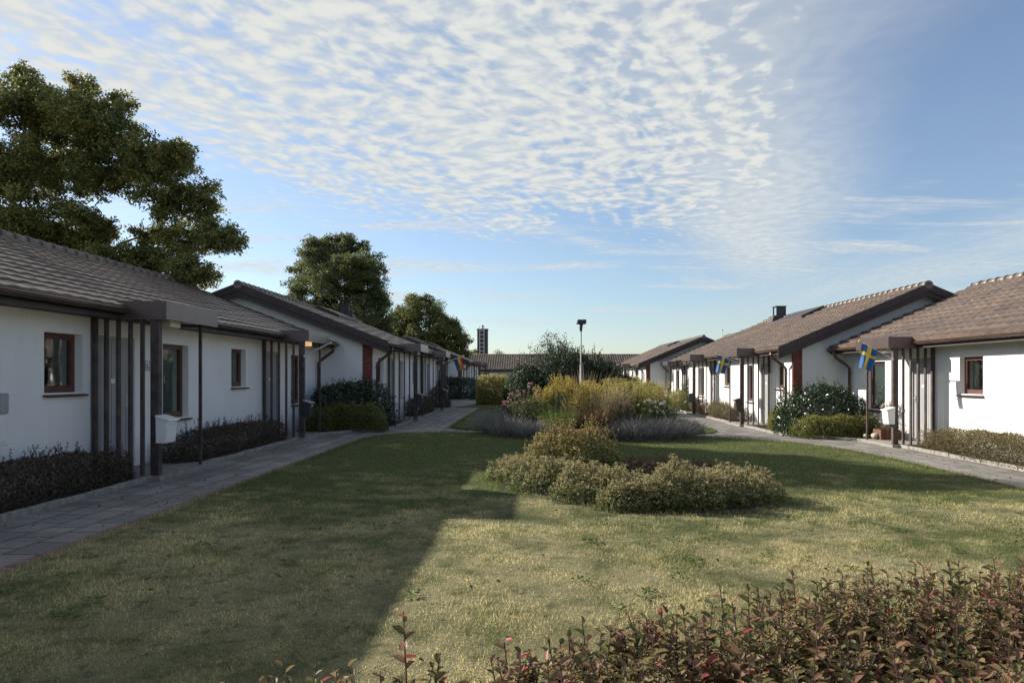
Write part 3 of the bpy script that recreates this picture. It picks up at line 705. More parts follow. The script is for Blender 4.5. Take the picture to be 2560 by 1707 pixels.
SW = (1.25, 2.04); TW = (.74, 2.02); DR = (.06, 2.06)
def unit_ops(d0, small=None, door_=(.14, 1.10), tall=(1.95, 2.85)):
    o = [(d0+door_[0], d0+door_[1], *DR, 'door'), (d0+tall[0], d0+tall[1], *TW, 'blind')]
    if small: o.append((small[0], small[1], *SW, 'small'))
    return o
ZL, ZLr, ZRr = 0., 4.13, 4.28
def l1_extra(root, roof, XF, roofz):
    chimney_set(12.9, 9.0, 11.4, 0, ZLr, -4.25)(root, roof, XF, roofz)
    m = MB(); y0, y1, z0, z1 = 7.55, 8.47, .66, 1.30
    m.box(XF(.002), XF(.02), y0, y1, z0, z1); m.box(XF(.02), XF(.032), y0+.04, y1-.05, z0+.04, z1-.04); mc = m.build('meter_cabinet', M['whitebox'], root, bevel=.004)
    h = MB(); h.box(XF(.032), XF(.07), y1-.17, y1-.05, z1-.27, z1-.03); h.build('handle', M['door'], mc, bevel=.01)
    # letter plaque beside the first door
    p = MB(); yl, zl = 11.485, 1.555; wd, hh = .13, .16
    p.box(XF(.002), XF(.012), yl, yl+wd, zl, zl+hh, 1)
    t = .011
    for a, b, c, d in ((yl, yl+t, zl, zl+hh), (yl+wd-t, yl+wd, zl, zl+hh), (yl+t, yl+wd-t, zl, zl+t), (yl+t, yl+wd-t, zl+hh-t, zl+hh)): p.box(XF(.012), XF(.015), a, b, c, d, 0)
    p.box(XF(.012), XF(.0155), yl+.040, yl+.066, zl+.03, zl+.125, 0); p.box(XF(.012), XF(.0155), yl+.066, yl+.102, zl+.03, zl+.052, 0)
    p.build('letter_plaque', [M['black'], M['whitebox']], root)
GRP = 'white rendered bungalows round the courtyard'
house('nearest white bungalow on the left, in shade, with the letter L beside its first door', -1, 6.25, -7, 21, 0, ZLr,
      unit_ops(10.1, (9.12, 9.9))+unit_ops(16.5, (14.8, 15.55))+[(2.4, 3.3, *TW, 'blind'), (5.0, 5.8, *SW, 'small')], [(10.1,), (16.5, True)], False, pipes=(20.55,), extras=l1_extra, group=GRP)
house('white bungalow on the left whose gable with brick corner rises behind the dark laurel', -1, 4.73, 21, 35, 0, ZLr,
      unit_ops(23.3, (21.9, 22.7))+unit_ops(30.1, (28.2, 29.0)), [(23.3,), (30.1,)], True, pipes=(21.35,), extras=chimney_set(31.9, 27.6, 30.6, 0, ZLr), group=GRP)
house('recessed white bungalow on the left behind the rainbow flag', -1, 6.25, 35, 48, 0, ZLr,
      unit_ops(37.0)+unit_ops(43.4, (41.6, 42.4)), [(37.0,), (43.4,)], False, pipes=(47.4,), group=GRP)
house('farthest white bungalow of the left row, beyond the dark hedge', -1, 4.73, 48, 64, 0, ZLr,
      unit_ops(51.2, (49.2, 50.0))+unit_ops(58.0, (55.8, 56.6)), [(51.2,), (58.0,)], True, pipes=(48.4,), extras=lambda r, rf, XF, rz: hatch(r, rf, XF, 56, 59, 0, ZLr), group=GRP)
house('sunlit white bungalow nearest on the right, white mailbox and flag at its porch', 1, 9.25, 1, 21, ZR, ZRr,
      unit_ops(16.35, (14.6, 15.4), (.12, 1.05), (2.3, 3.3))+unit_ops(8.5, (5.5, 6.3)), [(16.35,), (8.5,)], False, pipes=(20.55,), group=GRP)
house('sunlit white bungalow on the right with brick corner behind the glossy laurel', 1, 7.7, 21, 35, ZR, ZRr,
      unit_ops(23.0, (21.75, 22.45), (.1, 1.0), (1.7, 2.5))+unit_ops(29.8, (27.7, 28.5), (.0+.1, .95), (2.0, 3.0)), [(23.0,), (29.8,)], True, pipes=(21.35,), extras=chimney_set(32.6, 27.6, 30.8, ZR, ZRr), group=GRP)
house('recessed white bungalow on the right behind the round yellow-green bush', 1, 9.25, 35, 48, ZR, ZRr,
      unit_ops(36.8)+unit_ops(42.9, (40.9, 41.7)), [(36.8,), (42.9,)], False, pipes=(47.4,), group=GRP)
house('farthest white bungalow of the right row, its gable under the open sky', 1, 7.7, 48, 64, ZR, ZRr,
      unit_ops(52.0, (49.4, 50.2))+unit_ops(58.6, (56.4, 57.2)), [(52.0,), (58.6,)], True, pipes=(48.4,), extras=lambda r, rf, XF, rz: hatch(r, rf, XF, 55, 59, ZR, ZRr), group=GRP)
# building closing the far end, ridge across the view
def far_building():
    root = empty('long_house', (5, 92, 0)); tag(root, 'long low house closing the far end of the court, dark tiled roof', 'house')
    w = MB(); w.box(-30, 50, 88.6, 95.6, -.2, 2.35); w.build('wall', M['wall'], root)
    r = MB(); rot = lambda o: o
    tmp = MB(); tiles(tmp, lambda o: o, -32, 52, 4.3, 2.3, 0, 4.22, .055, .05)
    r.v = [(-y_*1.0+20, 92-x_, z_) for x_, y_, z_ in tmp.v]; r.f = tmp.f; r.mi = tmp.mi; r.sm = tmp.sm
    r.face([(-32, 96.3, 2.3), (52, 96.3, 2.3), (52, 92, 4.22), (-32, 92, 4.22)])
    roof = r.build('roof', M['tile'], root)
    e = MB(); e.box(-32, 52, 87.72, 87.76, 2.02, 2.3); e.box(-32, 52, 87.76, 88.6, 2.1, 2.14); e.build('fascia', M['trim'], roof)
    rc = MB(); rc.tube([(-32, 92, 4.2), (52, 92, 4.2)], .13, 8); rc.build('ridge_tiles', M['tile'], roof)
    for x in (-5.5, -1.0, 8.0, 12.5):
        k = MB(); k.box(x, x+1.4, 88.55, 88.6-.002, 1.1, 1.95); fr = k.build('window', M['frame'], root)
        p = MB(); p.box(x+.08, x+1.32, 88.53, 88.548, 1.18, 1.87); p.build('pane', M['glass'], fr)
    for ch in root.children: ch.location = (-5, -92, 0)
far_building()
def tower():
    root = empty('chimney_stack', (-6.75, 97.5, 0)); tag(root, 'tall dark square chimney stack with a ladder above the far roof', 'chimney')
    b = MB(); b.box(-.70, .70, -.7, .7, 0, 7.75); b.box(-.76, .76, -.76, .76, 7.75, 7.9)
    for k in range(5): b.box(-.62+k*.3, -.60+k*.3, -.72, -.7, 2, 7.75)
    b.build('stack', M['ltower'], root)
    l = MB()
    for x in (-.38, .2): l.box(x, x+.08, -.95, -.87, 3, 8.2)
    z = 3.2
    while z < 8.1: l.box(-.30, .2, -.94, -.88, z, z+.07); z += .55
    l.build('ladder', M['whitepole'], root)
    v = MB(); v.tube([(0, 0, 7.9), (0, 0, 8.45)], .08, 8); v.tube([(0, 0, 8.3), (0, 0, 8.42)], .15, 8); v.build('vent_pipe', M['black'], root)
tower()

# ------------------------------------------------------------ mailboxes, flags, lamp post
def mailbox(label, s, W, d0, zb, m, lid, h0=.53):
    X0 = s*(W-.98)            # outer face of the post; grows towards the path
    root = empty('mailbox', (X0, d0, zb)); tag(root, label, 'mailbox', 'mailboxes on the porch posts')
    f = -s                    # outward direction
    b = MB(); wy = .14
    b.hexa([(0, -wy*.95, h0), (f*.145, -wy*.95, h0), (f*.145, wy*.95, h0), (0, wy*.95, h0),
            (0, -wy, h0+.36), (f*.175, -wy, h0+.31), (f*.175, wy, h0+.31), (0, wy, h0+.36)])
    b.build('body', m, root, bevel=.006)
    l = MB(); l.hexa([(0, -wy-.015, h0+.362), (f*.20, -wy-.015, h0+.305), (f*.20, wy+.015, h0+.305), (0, wy+.015, h0+.362),
                      (0, -wy-.015, h0+.395), (f*.20, -wy-.015, h0+.33), (f*.20, wy+.015, h0+.33), (0, wy+.015, h0+.395)])
    l.build('lid', lid, root, bevel=.006)
    n = MB(); n.box(f*.155, f*.178, -.06, .06, h0+.245, h0+.275); n.build('name_holder', M['whitepole'], root)
mailbox('white mailbox with sloping lid on the nearest left porch post, in shade', -1, 6.25, 10.1, 0, M['whitebox'], M['whitebox'])
mailbox('dark mailbox with pale lid beside the bare flagpole', -1, 6.25, 16.5, 0, M['darkbox'], M['galv'])
mailbox('dark mailbox on the first porch of the brick-cornered left house', -1, 4.73, 23.3, 0, M['darkbox'], M['galv'])
mailbox('dark mailbox on the post that carries the rainbow flag', -1, 4.73, 30.1, 0, M['darkbox'], M['galv'])
mailbox('small far mailbox on the recessed left house', -1, 6.25, 43.4, 0, M['darkbox'], M['galv'])
mailbox('white sunlit mailbox with sloping lid on the nearest right porch post', 1, 9.25, 16.35, ZR, M['whitebox'], M['whitebox'])
mailbox('brown mailbox beneath the middle blue and yellow flag', 1, 7.7, 23.0, ZR, M['brownbox'], M['brownbox'])
mailbox('dark mailbox on the porch post above the clay flower pots', 1, 7.7, 29.8, ZR, M['darkbox'], M['darkbox'])
mailbox('far brown mailbox on the recessed right house', 1, 9.25, 42.9, ZR, M['brownbox'], M['brownbox'])
def flag(label, s, W, d0, zb, kind, zp=2.02, length=.78, rise=.36, dy=-.06, group='house flags on short poles'):
    X0 = s*(W-.98); f = -s
    root = empty('flag', (X0, d0, zb+zp)); tag(root, label, 'flag', group)
    p = MB(); tip = Vector((f*length, dy, rise)); p.tube([(0, 0, 0), tip], .011, 8)
    p.tube([(0, 0, -.03), (f*.02, 0, .03)], .022, 8); p.build('pole', M['whitepole'], root)
    b = MB(); b.tube([tip-Vector((f*.015, 0, .015)), tip, tip+Vector((f*.015, 0, .0)), tip+Vector((f*.035, 0, .015)), tip+Vector((f*.045, 0, .02))], [.008, .022, .03, .022, .004], 10); b.build('ball', M['gold'], root)
    if not kind: return
    nu, nv = 18, 30; hoist, fly = .36, .55
    c = MB(); t0 = tip*.94; t1 = tip*(.94-hoist/length); grid = []
    for j in range(nv+1):
        v = j/nv; row = []
        for i in range(nu+1):
            u = i/nu; q = t0.lerp(t1, u)
            drop = fly*v; sq = 1-.22*v
            q = t0.lerp(t1, .5)+(q-t0.lerp(t1, .5))*sq
            q = q+Vector((f*.22*v*fly*(1-.0), .045*math.sin(u*9+v*3)*v**.5+.02*math.sin(u*17+1), -drop*.95+.10*(u-.5)*v*.5))
            row.append(q)
        grid.append(row)
    for j in range(nv):
        for i in range(nu):
            u = (i+.5)/nu; v = (j+.5)/nv
            if kind == 'cross': mi = 1 if (abs(u-.5) < .1 or abs(v-.36) < .065) else 0
            else: mi = min(5, int(u*6))
            c.face([grid[j][i], grid[j][i+1], grid[j+1][i+1], grid[j+1][i]], mi, True)
    mats = [M['fblue'], M['fyel']] if kind == 'cross' else [mat('flag_stripe_'+n_, cc, .75, .1) for n_, cc in (('red', (.5, .03, .03)), ('orange', (.6, .2, .02)), ('yellow', (.65, .5, .05)), ('green', (.03, .25, .06)), ('blue', (.03, .08, .35)), ('purple', (.16, .04, .2)))]
    c.build('cloth', mats, root)
flag('blue flag with yellow cross above the white mailbox, nearest on the right', 1, 9.25, 16.3, ZR, 'cross', rise=.40)
flag('blue flag with yellow cross on the second right porch, above the brown mailbox', 1, 7.7, 22.95, ZR, 'cross', rise=.32)
flag('small rainbow striped flag on the left row of porches', -1, 4.73, 30.05, 0, 'rainbow', rise=.30, length=.85)
flag('bare white flagpole without a flag on the second left porch post', -1, 6.25, 16.45, 0, None, rise=.30, length=.62, zp=1.93)
def lamp():
    d = 27.; x = (1452.5-VX)*d/F; root = empty('street_lamp', (x, d, g(x))); tag(root, 'grey park lamp post rising out of the dark bushes', 'street lamp')
    top = 1.47+141*d/F-g(x)
    p = MB(); p.tube([(0, 0, 0), (0, 0, 2.0)], .045, 12); p.tube([(0, 0, 2.0), (0, 0, 2.05), (0, 0, top-.42)], [.045, .028, .026], 12); p.build('pole', M['galv'], root)
    n = MB(); n.tube([(0, 0, top-.44), (0, 0, top-.30), (0, 0, top-.14)], [.045, .06, .09], 10); n.build('neck', M['black'], root)
    h = MB(); h.hexa([(-.17, -.12, top-.16), (.19, -.12, top-.16), (.19, .25, top-.16), (-.17, .25, top-.16), (-.13, -.10, top), (.20, -.10, top), (.20, .22, top), (-.13, .22, top)]); h.build('lamp_head', M['black'], root, bevel=.01)
lamp()
def mast():
    d = 75.; q = at(1806, 850, d); root = empty('antenna_mast', (q.x, d, ZR)); tag(root, 'thin distant mast seen above the right roofs', 'mast')
    p = MB(); h = at(1806, 826, d).z-ZR; p.tube([(0, 0, 0), (0, 0, h)], .05, 6); p.tube([(0, 0, h), (0, 0, h+.15)], [.1, .05], 6); p.build('pole', M['whitepole'], root)
mast()

# ------------------------------------------------------------ trees
def limb(mbb, a, b, r0, r1, n=7, wob=.08, seg=5, sag=0):
    a, b = Vector(a), Vector(b); L = (b-a).length; pts = []; rs = []
    for i in range(seg+1):
        t = i/seg; p = a.lerp(b, t)
        if 0 < i < seg: p += Vector((random.gauss(0, 1), random.gauss(0, 1), random.gauss(0, .6)))*L*wob*.5
        p.z += sag*math.sin(t*math.pi)*L
        pts.append(p); rs.append(r0+(r1-r0)*t)
    mbb.tube(pts, rs, n, cap=False); return pts
def tree(name, label, base, lobes, lm, leaf, per_m2, trunk_r, fork, cl=.22, group=None, sparse=0., cat='tree', barkmat=None, flat=.75, holes=()):
    root = empty(name, base); tag(root, label, cat, group); base = Vector(base)
    tr = MB(); F_ = Vector(fork)
    limb(tr, (0, 0, 0), F_-base, trunk_r, trunk_r*.75, 12, .03, 6)
    parts = []; fk = F_-base; nodes = [(fk, trunk_r*.62), (fk*.8, trunk_r*.7)]
    for (c, r) in sorted(lobes, key=lambda l: (Vector(l[0])-F_).length):
        c = Vector(c)-base; dc = (c-fk).length
        start, sr = min(nodes, key=lambda nd: (nd[0]-c).length+.35*(nd[0]-fk).length)
        rr = sr*.8; pts = limb(tr, start, c, rr, max(.02, rr*.45), 7, .12, 6)
        nodes += [(pts[i], rr+(rr*.45-rr)*i/6) for i in (2, 3, 4, 5, 6)]; rr = max(rr*.5, .06)
        area = 4*math.pi*r*r; ncl = max(6, int(area/(.55*(cl*r)**2*9)))
        dirs = rand_dirs(ncl); rad = r*(rng.uniform(.0, 1, ncl)**.4)*rng.uniform(.85, 1.15, ncl)
        C = np.array(c)+dirs*rad[:, None]*np.array([1, 1, flat])
        for k in range(min(ncl, 22)):
            limb(tr, pts[random.randint(4, 6)], C[k], min(rr*.3, .05), .010, 4, .12, 3)
        nl = int(per_m2*(cl*r)**2*12)
        if sparse: keep = rng.uniform(size=ncl) > sparse; C = C[keep]; dirs = dirs[keep]
        for ci, q in enumerate(C):
            n = max(8, int(nl*random.uniform(.5, 1.4))); cr = cl*r*random.uniform(1.1, 2.1)
            dd = rand_dirs(n); rad2 = cr*rng.uniform(.05, 1, n)**.85
            P = q+dd*rad2[:, None]*np.array([1, 1, .62]); N = unit(dd*.2+np.array([0, 0, .5])+rng.normal(0, .8, (n, 3)))
            D = unit(np.cross(N, rand_dirs(n))+dd*.4)
            tn = np.clip(rng.normal(.45, .3, n)+random.uniform(-.25, .25), 0, 1)
            for (hc, hr) in holes:
                k2 = np.linalg.norm((P+np.array(base)-np.array(hc))*np.array([1, .3, 1]), axis=1) > hr*(.85+.3*rng.uniform(size=len(P)))
                P, D, N, tn = P[k2], D[k2], N[k2], tn[k2]
            if len(P): parts.append(leaf_geo(P, D, N, leaf*rng.uniform(.7, 1.3, len(P)), leaf*.62, tn, .15))
    V, Fq, T = merge(parts)
    tr.build('trunk', barkmat or M['bark'], root); link_mesh('crown', np_mesh('crown', V, Fq, lm, T), root)
    return root
DO = 21.0
def lob(L, d):
    out = []
    for (px, py, r, dd) in L: q = at(px, py, d+dd); out.append(((q.x, q.y, q.z), r*(d+dd)/F))
    return out
oakL = [(50, 270, 95, -1), (150, 300, 100, 2), (215, 290, 90, -2), (290, 350, 85, 1), (360, 400, 85, -1), (430, 410, 65, 2), (120, 420, 110, 3), (20, 430, 110, -2), (240, 430, 90, 0),
        (410, 500, 75, 0), (450, 380, 38, -1), (500, 500, 62, 1), (550, 590, 60, -1), (480, 590, 70, 2), (100, 560, 100, 0), (0, 580, 100, 3), (-120, 400, 140, 0), (-130, 560, 120, 1), (-110, 250, 90, 2), (200, 610, 75, 2), (270, 660, 75, -2),
        (390, 650, 75, 0), (470, 670, 60, -2), (510, 690, 45, 1), (330, 690, 70, 2), (200, 540, 45, -2), (248, 565, 42, 1), (225, 600, 45, 0), (120, 610, 60, 2), (390, 580, 55, 3), (585, 600, 35, 0), (60, 660, 90, 1), (200, 215, 40, 0), (60, 195, 42, 0), (300, 255, 38, 0), (335, 440, 50, 2)]
tree('oak_tree', 'huge spreading oak behind the nearest left house, yellowing leaves', (-14.7, DO, 0), lob([(a, b, c, d*.4) for a, b, c, d in oakL], DO), M['oak'], .088, 270, .50, at(120, 690, DO), cl=.17, sparse=.08,
     holes=[(at(318, 530, DO), .46), (at(285, 500, DO), .22), (at(545, 655, DO), .35)])
t2 = [(800, 640, 55, 0), (850, 625, 50, 2), (900, 660, 55, -2), (770, 700, 55, 2), (830, 700, 70, -1), (900, 720, 65, 1), (930, 690, 40, 0), (760, 770, 50, 0), (820, 780, 65, 2), (900, 790, 65, -1), (940, 760, 45, 1), (950, 810, 40, 0), (745, 730, 28, 0), (860, 830, 70, 0), (960, 850, 40, 1), (800, 840, 60, 0), (790, 610, 22, 0), (868, 600, 22, 0), (815, 605, 18, 1), (905, 615, 20, 0)]
tree('dense_tree', 'tall dense tree standing alone behind the left roof with the chimney cowl', at(850, 940, 55)*1.0 - Vector((0, 0, 1.47)), lob(t2, 55), M['tree2'], .16, 75, .4, at(850, 850, 55), cl=.21, sparse=.04)
t3 = [(1040, 780, 50, 0), (1080, 790, 50, 2), (1010, 800, 40, 1), (1110, 830, 50, -1), (1050, 840, 60, 0), (1140, 860, 40, 1), (1000, 860, 50, 0), (1090, 870, 50, 0), (1145, 885, 30, 0), (1135, 820, 26, 0), (1030, 750, 22, 0), (1065, 752, 20, 0), (980, 830, 35, 0), (1155, 850, 18, 1)]
tree('round_tree', 'lower round headed tree right of the tall dense tree', at(1075, 940, 75) - Vector((0, 0, 1.47)), lob(t3, 75), M['tree3'], .19, 48, .4, at(1070, 880, 75), cl=.21, sparse=.04)
tree('small_tree', 'pale small tree top just left of the dark chimney stack', at(1185, 940, 118) - Vector((0, 0, 1.47)), lob([(1182, 885, 16, 0), (1192, 878, 10, 0), (1176, 892, 12, 0)], 118), M['green'], .22, 16, .12, at(1185, 895, 118), cl=.32)
tree('small_tree', 'pale small tree top just right of the dark chimney stack', at(1247, 940, 118) - Vector((0, 0, 1.47)), lob([(1245, 888, 15, 0), (1256, 892, 10, 0), (1236, 893, 9, 0)], 118), M['green'], .22, 16, .12, at(1245, 897, 118), cl=.32)
tree('distant_tree', 'dark tree tops peeping over the right roof near the mast', at(1840, 940, 95) - Vector((0, 0, 1.47)), lob([(1830, 842, 10, 0), (1856, 836, 12, 0), (1845, 850, 14, 0), (1870, 845, 12, 0)], 95), M['tree2'], .22, 18, .15, at(1845, 870, 95), cl=.32)
# a tree beyond the left row outside the frame: its crown is the left continuation of the oak's shade
# ------------------------------------------------------------ shrubs
def shrub(name, label, cx, cy, sx, sy, h, lm, leaf, n, cat='shrub', p=2.6, rot=0., lump=.12, shoots=0, heads=0, group=None, up=.25, tip_tint=.25, z0=None, wide=.5, deep=.35, six=False, headmat=None, headsize=.02, shoot_h=.18, topwarm=True, pm_single=False):
    zb = g(cx) if z0 is None else z0
    root = empty(name, (cx, cy, zb)); tag(root, label, cat, group)
    ph = rng.uniform(0, 6.28, 6)
    def surf(k, inner=True):
        d = rand_dirs(k); d[:, 2] = np.abs(d[:, 2])*1.0+.0; d[:, 2] = d[:, 2]-.12*(rng.uniform(size=k) < .3)
        # spread along long axes
        a = d*np.array([sx, sy, h]); d2 = unit(a)
        r = (np.abs(d2[:, 0]/sx)**p+np.abs(d2[:, 1]/sy)**p+np.abs(d2[:, 2]/h)**p)**(-1/p)
        Q = d2*r[:, None]
        fr = 1.6/max(leaf*6, .25)
        lm_ = 1+lump*(np.sin(Q[:, 0]*fr*1.3+ph[0])*np.sin(Q[:, 1]*fr*1.1+ph[1])+.6*np.sin(Q[:, 0]*fr*2.7+ph[2]+Q[:, 2]*fr*2)*np.sin(Q[:, 1]*fr*2.9+ph[3]))
        Q = Q*lm_[:, None]
        if inner: Q = Q*(1-deep*rng.uniform(0, 1, k)**1.8)[:, None]
        Q[:, 2] = np.maximum(Q[:, 2], .02); nr = unit(Q/np.array([sx, sy, h])**2)
        return Q, nr
    Q, nr = surf(n); N = unit(nr*.8+rng.normal(0, .55, (n, 3))+np.array([0, 0, .25])); D = unit(np.cross(N, rand_dirs(n))+nr*.5+np.array([0, 0, up]))
    tint = np.clip(rng.normal(.38, .22, n)+tip_tint*(Q[:, 2]/h-.45)*(1 if topwarm else 0), 0, 1)
    geo = leaf_geo6 if six else leaf_geo
    parts = [geo(Q, D, N, leaf*rng.uniform(.65, 1.35, n), leaf*wide, tint)]
    st = MB(); nst = 16
    for k in range(nst):
        q, _ = surf(1, False); q = q[0]*.85; limb(st, (0, 0, 0), q, .014, .005, 4, .08, 4)
    hp = []
    if shoots:
        q, _ = surf(shoots*4, False); q = q[q[:, 2] > h*.72][:shoots]
        for b in q:
            L = shoot_h*random.uniform(.4, 1.4); dr = unit(np.array([random.gauss(0, .25), random.gauss(0, .25), 1.])); e = b+dr*L
            st.tube([b-dr*.1, e], [.0035, .002], 3, cap=False)
            m = int(max(6, L/leaf*5)); t = rng.uniform(0, 1, m); P = b+dr*L*t[:, None]+rng.normal(0, leaf*.12, (m, 3))
            Dd = unit(rand_dirs(m)*np.array([1, 1, .5])+np.array([0, 0, .45])); Nn = unit(np.array([0, 0, 1.])+rng.normal(0, .5, (m, 3)))
            parts.append(geo(P, Dd, Nn, leaf*rng.uniform(.5, 1.1, m)*(1.1-.5*t), leaf*wide, np.clip(rng.normal(.65, .2, m), 0, 1)))
            if heads: hp.append(e)
    if heads:
        q, _ = surf(heads*2, False); q = q[q[:, 2] > h*.35][:heads]; q = q+np.array([0, 0, .015])
        if hp: q = np.concatenate([q, np.array(hp)])
        if pm_single:
            for b in q[:60]:
                k = 12; P = b+rng.normal(0, headsize*.7, (k, 3)); V, Fq, T = leaf_geo(P, rand_dirs(k)+np.array([0, 0, .3]), rand_dirs(k)+np.array([0, 0, 1.]), headsize*1.3, headsize*1.1, rng.uniform(0, 1, k))
                link_mesh('bloom', np_mesh('bloom', V, Fq, headmat, T), root)
            st.build('stems', M['twig'], root)['kind'] = 'stuff'; V, Fq, T = merge(parts); link_mesh('foliage', np_mesh('foliage', V, Fq, lm, T), root); return root
        m = len(q); k = 10; P = np.repeat(q, k, 0)+rng.normal(0, headsize, (m*k, 3))*np.array([1, 1, .45])
        V, Fq, T = leaf_geo(P, rand_dirs(m*k)+np.array([0, 0, .3]), rand_dirs(m*k)+np.array([0, 0, 1.]), headsize*.9, headsize*.8, np.clip(np.repeat(rng.uniform(.1, 1, m), k)+rng.normal(0, .12, m*k), 0, 1))
        link_mesh('flower_heads', np_mesh('flower_heads', V, Fq, headmat or M['head'], T), root)['kind'] = 'stuff'
    V, Fq, T = merge(parts); link_mesh('foliage', np_mesh('foliage', V, Fq, lm, T), root); st.build('stems', M['twig'], root)['kind'] = 'stuff'
    return root
# left row beds
shrub('hedge', 'low purple-brown hedge under the nearest left window, along the path', -5.82, 6.9, .40, 3.1, .46, M['redshrub'], .035, 30000, 'hedge', p=5, lump=.05, shoots=110, shoot_h=.14, z0=.03)
shrub('hedge', 'low purple-brown hedge between the first and second left porches', -5.82, 13.9, .40, 2.35, .47, M['redshrub'], .035, 17000, 'hedge', p=5, lump=.06, shoots=70, shoot_h=.16, z0=.03)
shrub('laurel_bush', 'large dark laurel in the corner before the shaded left gable', -5.0, 19.95, 1.1, .85, 1.22, M['laurel'], .085, 9000, 'bush', p=3.6, lump=.07, shoots=50, wide=.4, z0=.03)
shrub('shrub', 'low yellowish shrub edging the kerb in front of the dark left laurel', -4.75, 18.85, .95, .42, .66, M['green'], .045, 9000, p=3., rot=0, shoots=20, z0=.03)
shrub('shrub', 'low shrub beside the slim post of the second left porch', -5.45, 18.3, .35, .35, .62, M['green'], .045, 3500, p=3., shoots=10, z0=.03)
shrub('hedge', 'clipped red-brown hedge between the two porches of the brick-cornered left house', -4.22, 26.9, .32, 2.0, .62, M['redshrub'], .045, 8000, 'hedge', p=5, lump=.05, shoots=10, z0=.03)
shrub('hedge', 'taller clipped red-brown hedge under the rainbow flag', -4.25, 33.0, .40, 1.3, .92, M['redshrub'], .05, 6000, 'hedge', p=5, lump=.04, z0=.03)
shrub('laurel_bush', 'wide dark laurel hedge in front of the farthest left house', -4.7, 45.2, 1.35, 1.5, 1.28, M['laurel'], .12, 7000, 'bush', p=4.5, lump=.05, shoots=30, wide=.4, z0=.03)
# middle
shrub('hedge', 'clipped golden hedge at the far end of the left path, half in shade', -2.05, 37.4, .80, 1.0, 1.48, M['golden'], .095, 7000, 'hedge', p=8, lump=.03, wide=.7, deep=.4, shoots=30, shoot_h=.1)
shrub('hedge', 'clipped golden green hedge right of the dark bushes', 4.9, 38.0, .9, 1.0, 1.50, M['golden'], .095, 5500, 'hedge', p=8, lump=.03, wide=.7, deep=.4, shoots=30, shoot_h=.1)
G = 'big dark bushes in the middle of the court'
shrub('yew_bush', 'broad dark bush at the left of the dark group, beside the golden hedge', -.15, 31.6, 1.1, 1.3, 1.9, M['yew'], .10, 12000, 'bush', p=2.2, lump=.10, shoots=60, shoot_h=.3, group=G)
shrub('yew_bush', 'tallest dark bush of the middle group, behind the yellow flowers', 1.5, 31.2, 1.6, 1.5, 2.55, M['yew'], .10, 17000, 'bush', p=2.2, lump=.10, shoots=100, shoot_h=.45, group=G)
shrub('yew_bush', 'dark bush right of the lamp post', 3.0, 31.4, 1.3, 1.2, 2.15, M['yew'], .10, 11000, 'bush', p=2.2, lump=.12, shoots=80, shoot_h=.5, group=G)
shrub('yew_bush', 'lower dark bush at the right foot of the group', 4.0, 30.6, .9, 1.0, 1.5, M['yew'], .09, 7000, 'bush', p=2.2, lump=.12, shoots=40, shoot_h=.25, group=G)
def thin_shrub():
    base = Vector((1.35, 32.8, g(1.3))); root = empty('thin_tree', base); tag(root, 'sparse twiggy small tree poking up out of the dark bushes', 'tree')
    tr = MB(); parts = []
    for k in range(46):
        px = random.gauss(1385, 42); py = 836+abs(px-1380)*.45+random.uniform(0, 45); q = at(px, py, 32.8+random.uniform(-.8, .8))-base
        pts = limb(tr, (random.uniform(-.2, .2), random.uniform(-.2, .2), 1.2), q, .022, .006, 4, .08, 5)
        for j in range(4):
            e = pts[random.randint(2, 5)]+Vector((random.gauss(0, .18), random.gauss(0, .18), random.uniform(0, .3))); tr.tube([pts[3], e], [.007, .003], 3, cap=False)
            m = 16; P = np.array(e)+rng.normal(0, .09, (m, 3)); parts.append(leaf_geo(P, rand_dirs(m), rand_dirs(m)+np.array([0, 0, .5]), .075, .05, rng.uniform(.2, 1, m)))
    tr.tube([(0, 0, 0), (.02, 0, 1.3)], [.06, .045], 8)
    tr.build('trunk', M['bark'], root); V, Fq, T = merge(parts); link_mesh('crown', np_mesh('crown', V, Fq, M['yew'], T), root)
thin_shrub()
# island flower bed
def blade_clump(name, label, x, y, r, h, n, m, cat, spread=.8, w=.008, group=None, bend=.35, t0=.1, t1=.9, z=None):
    root = empty(name, (x, y, g(x)+.03)); tag(root, label, cat, group)
    a = rng.uniform(0, 6.28, n); q = r*.55*np.sqrt(rng.uniform(size=n)); P = np.stack([np.cos(a)*q, np.sin(a)*q, np.zeros(n)], 1)
    D = unit(np.stack([np.cos(a)*q/r*spread*2+rng.normal(0, .22, n), np.sin(a)*q/r*spread*2+rng.normal(0, .22, n), np.ones(n)], 1))
    V, Fq, T = blades_geo(P, D, h*rng.uniform(.4, 1.12, n)*(1+.18*np.sin(a*3+x*7)), w, np.clip(rng.normal(t0, .1, n), 0, 1), np.clip(rng.normal(t1, .15, n), 0, 1), bend)
    link_mesh('stems', np_mesh('stems', V, Fq, m, T), root); return root
lavs = [(-1.0, 18.4, .62, .72), (-.55, 17.6, .55, .56), (.05, 17.25, .5, .50), (1.75, 17.2, .6, .54), (2.4, 17.1, .55, .60), (3.0, 17.35, .6, .62), (3.55, 17.8, .6, .62), (4.05, 18.5, .5, .55), (.6, 17.3, .4, .42)]
ll = ['large grey-purple lavender at the left end of the flower bed', 'grey lavender second from the left end of the bed', 'low lavender below the pink roses, left of the goldenrod', 'grey lavender just right of the red-brown grass', 'lavender in the front right of the bed, third from its right end with long stems', 'broad lavender left of the last two on the right of the bed', 'lavender beside the last one at the right of the bed', 'lavender clump at the right end of the bed near the path', 'smallest lavender, under the goldenrod stems']
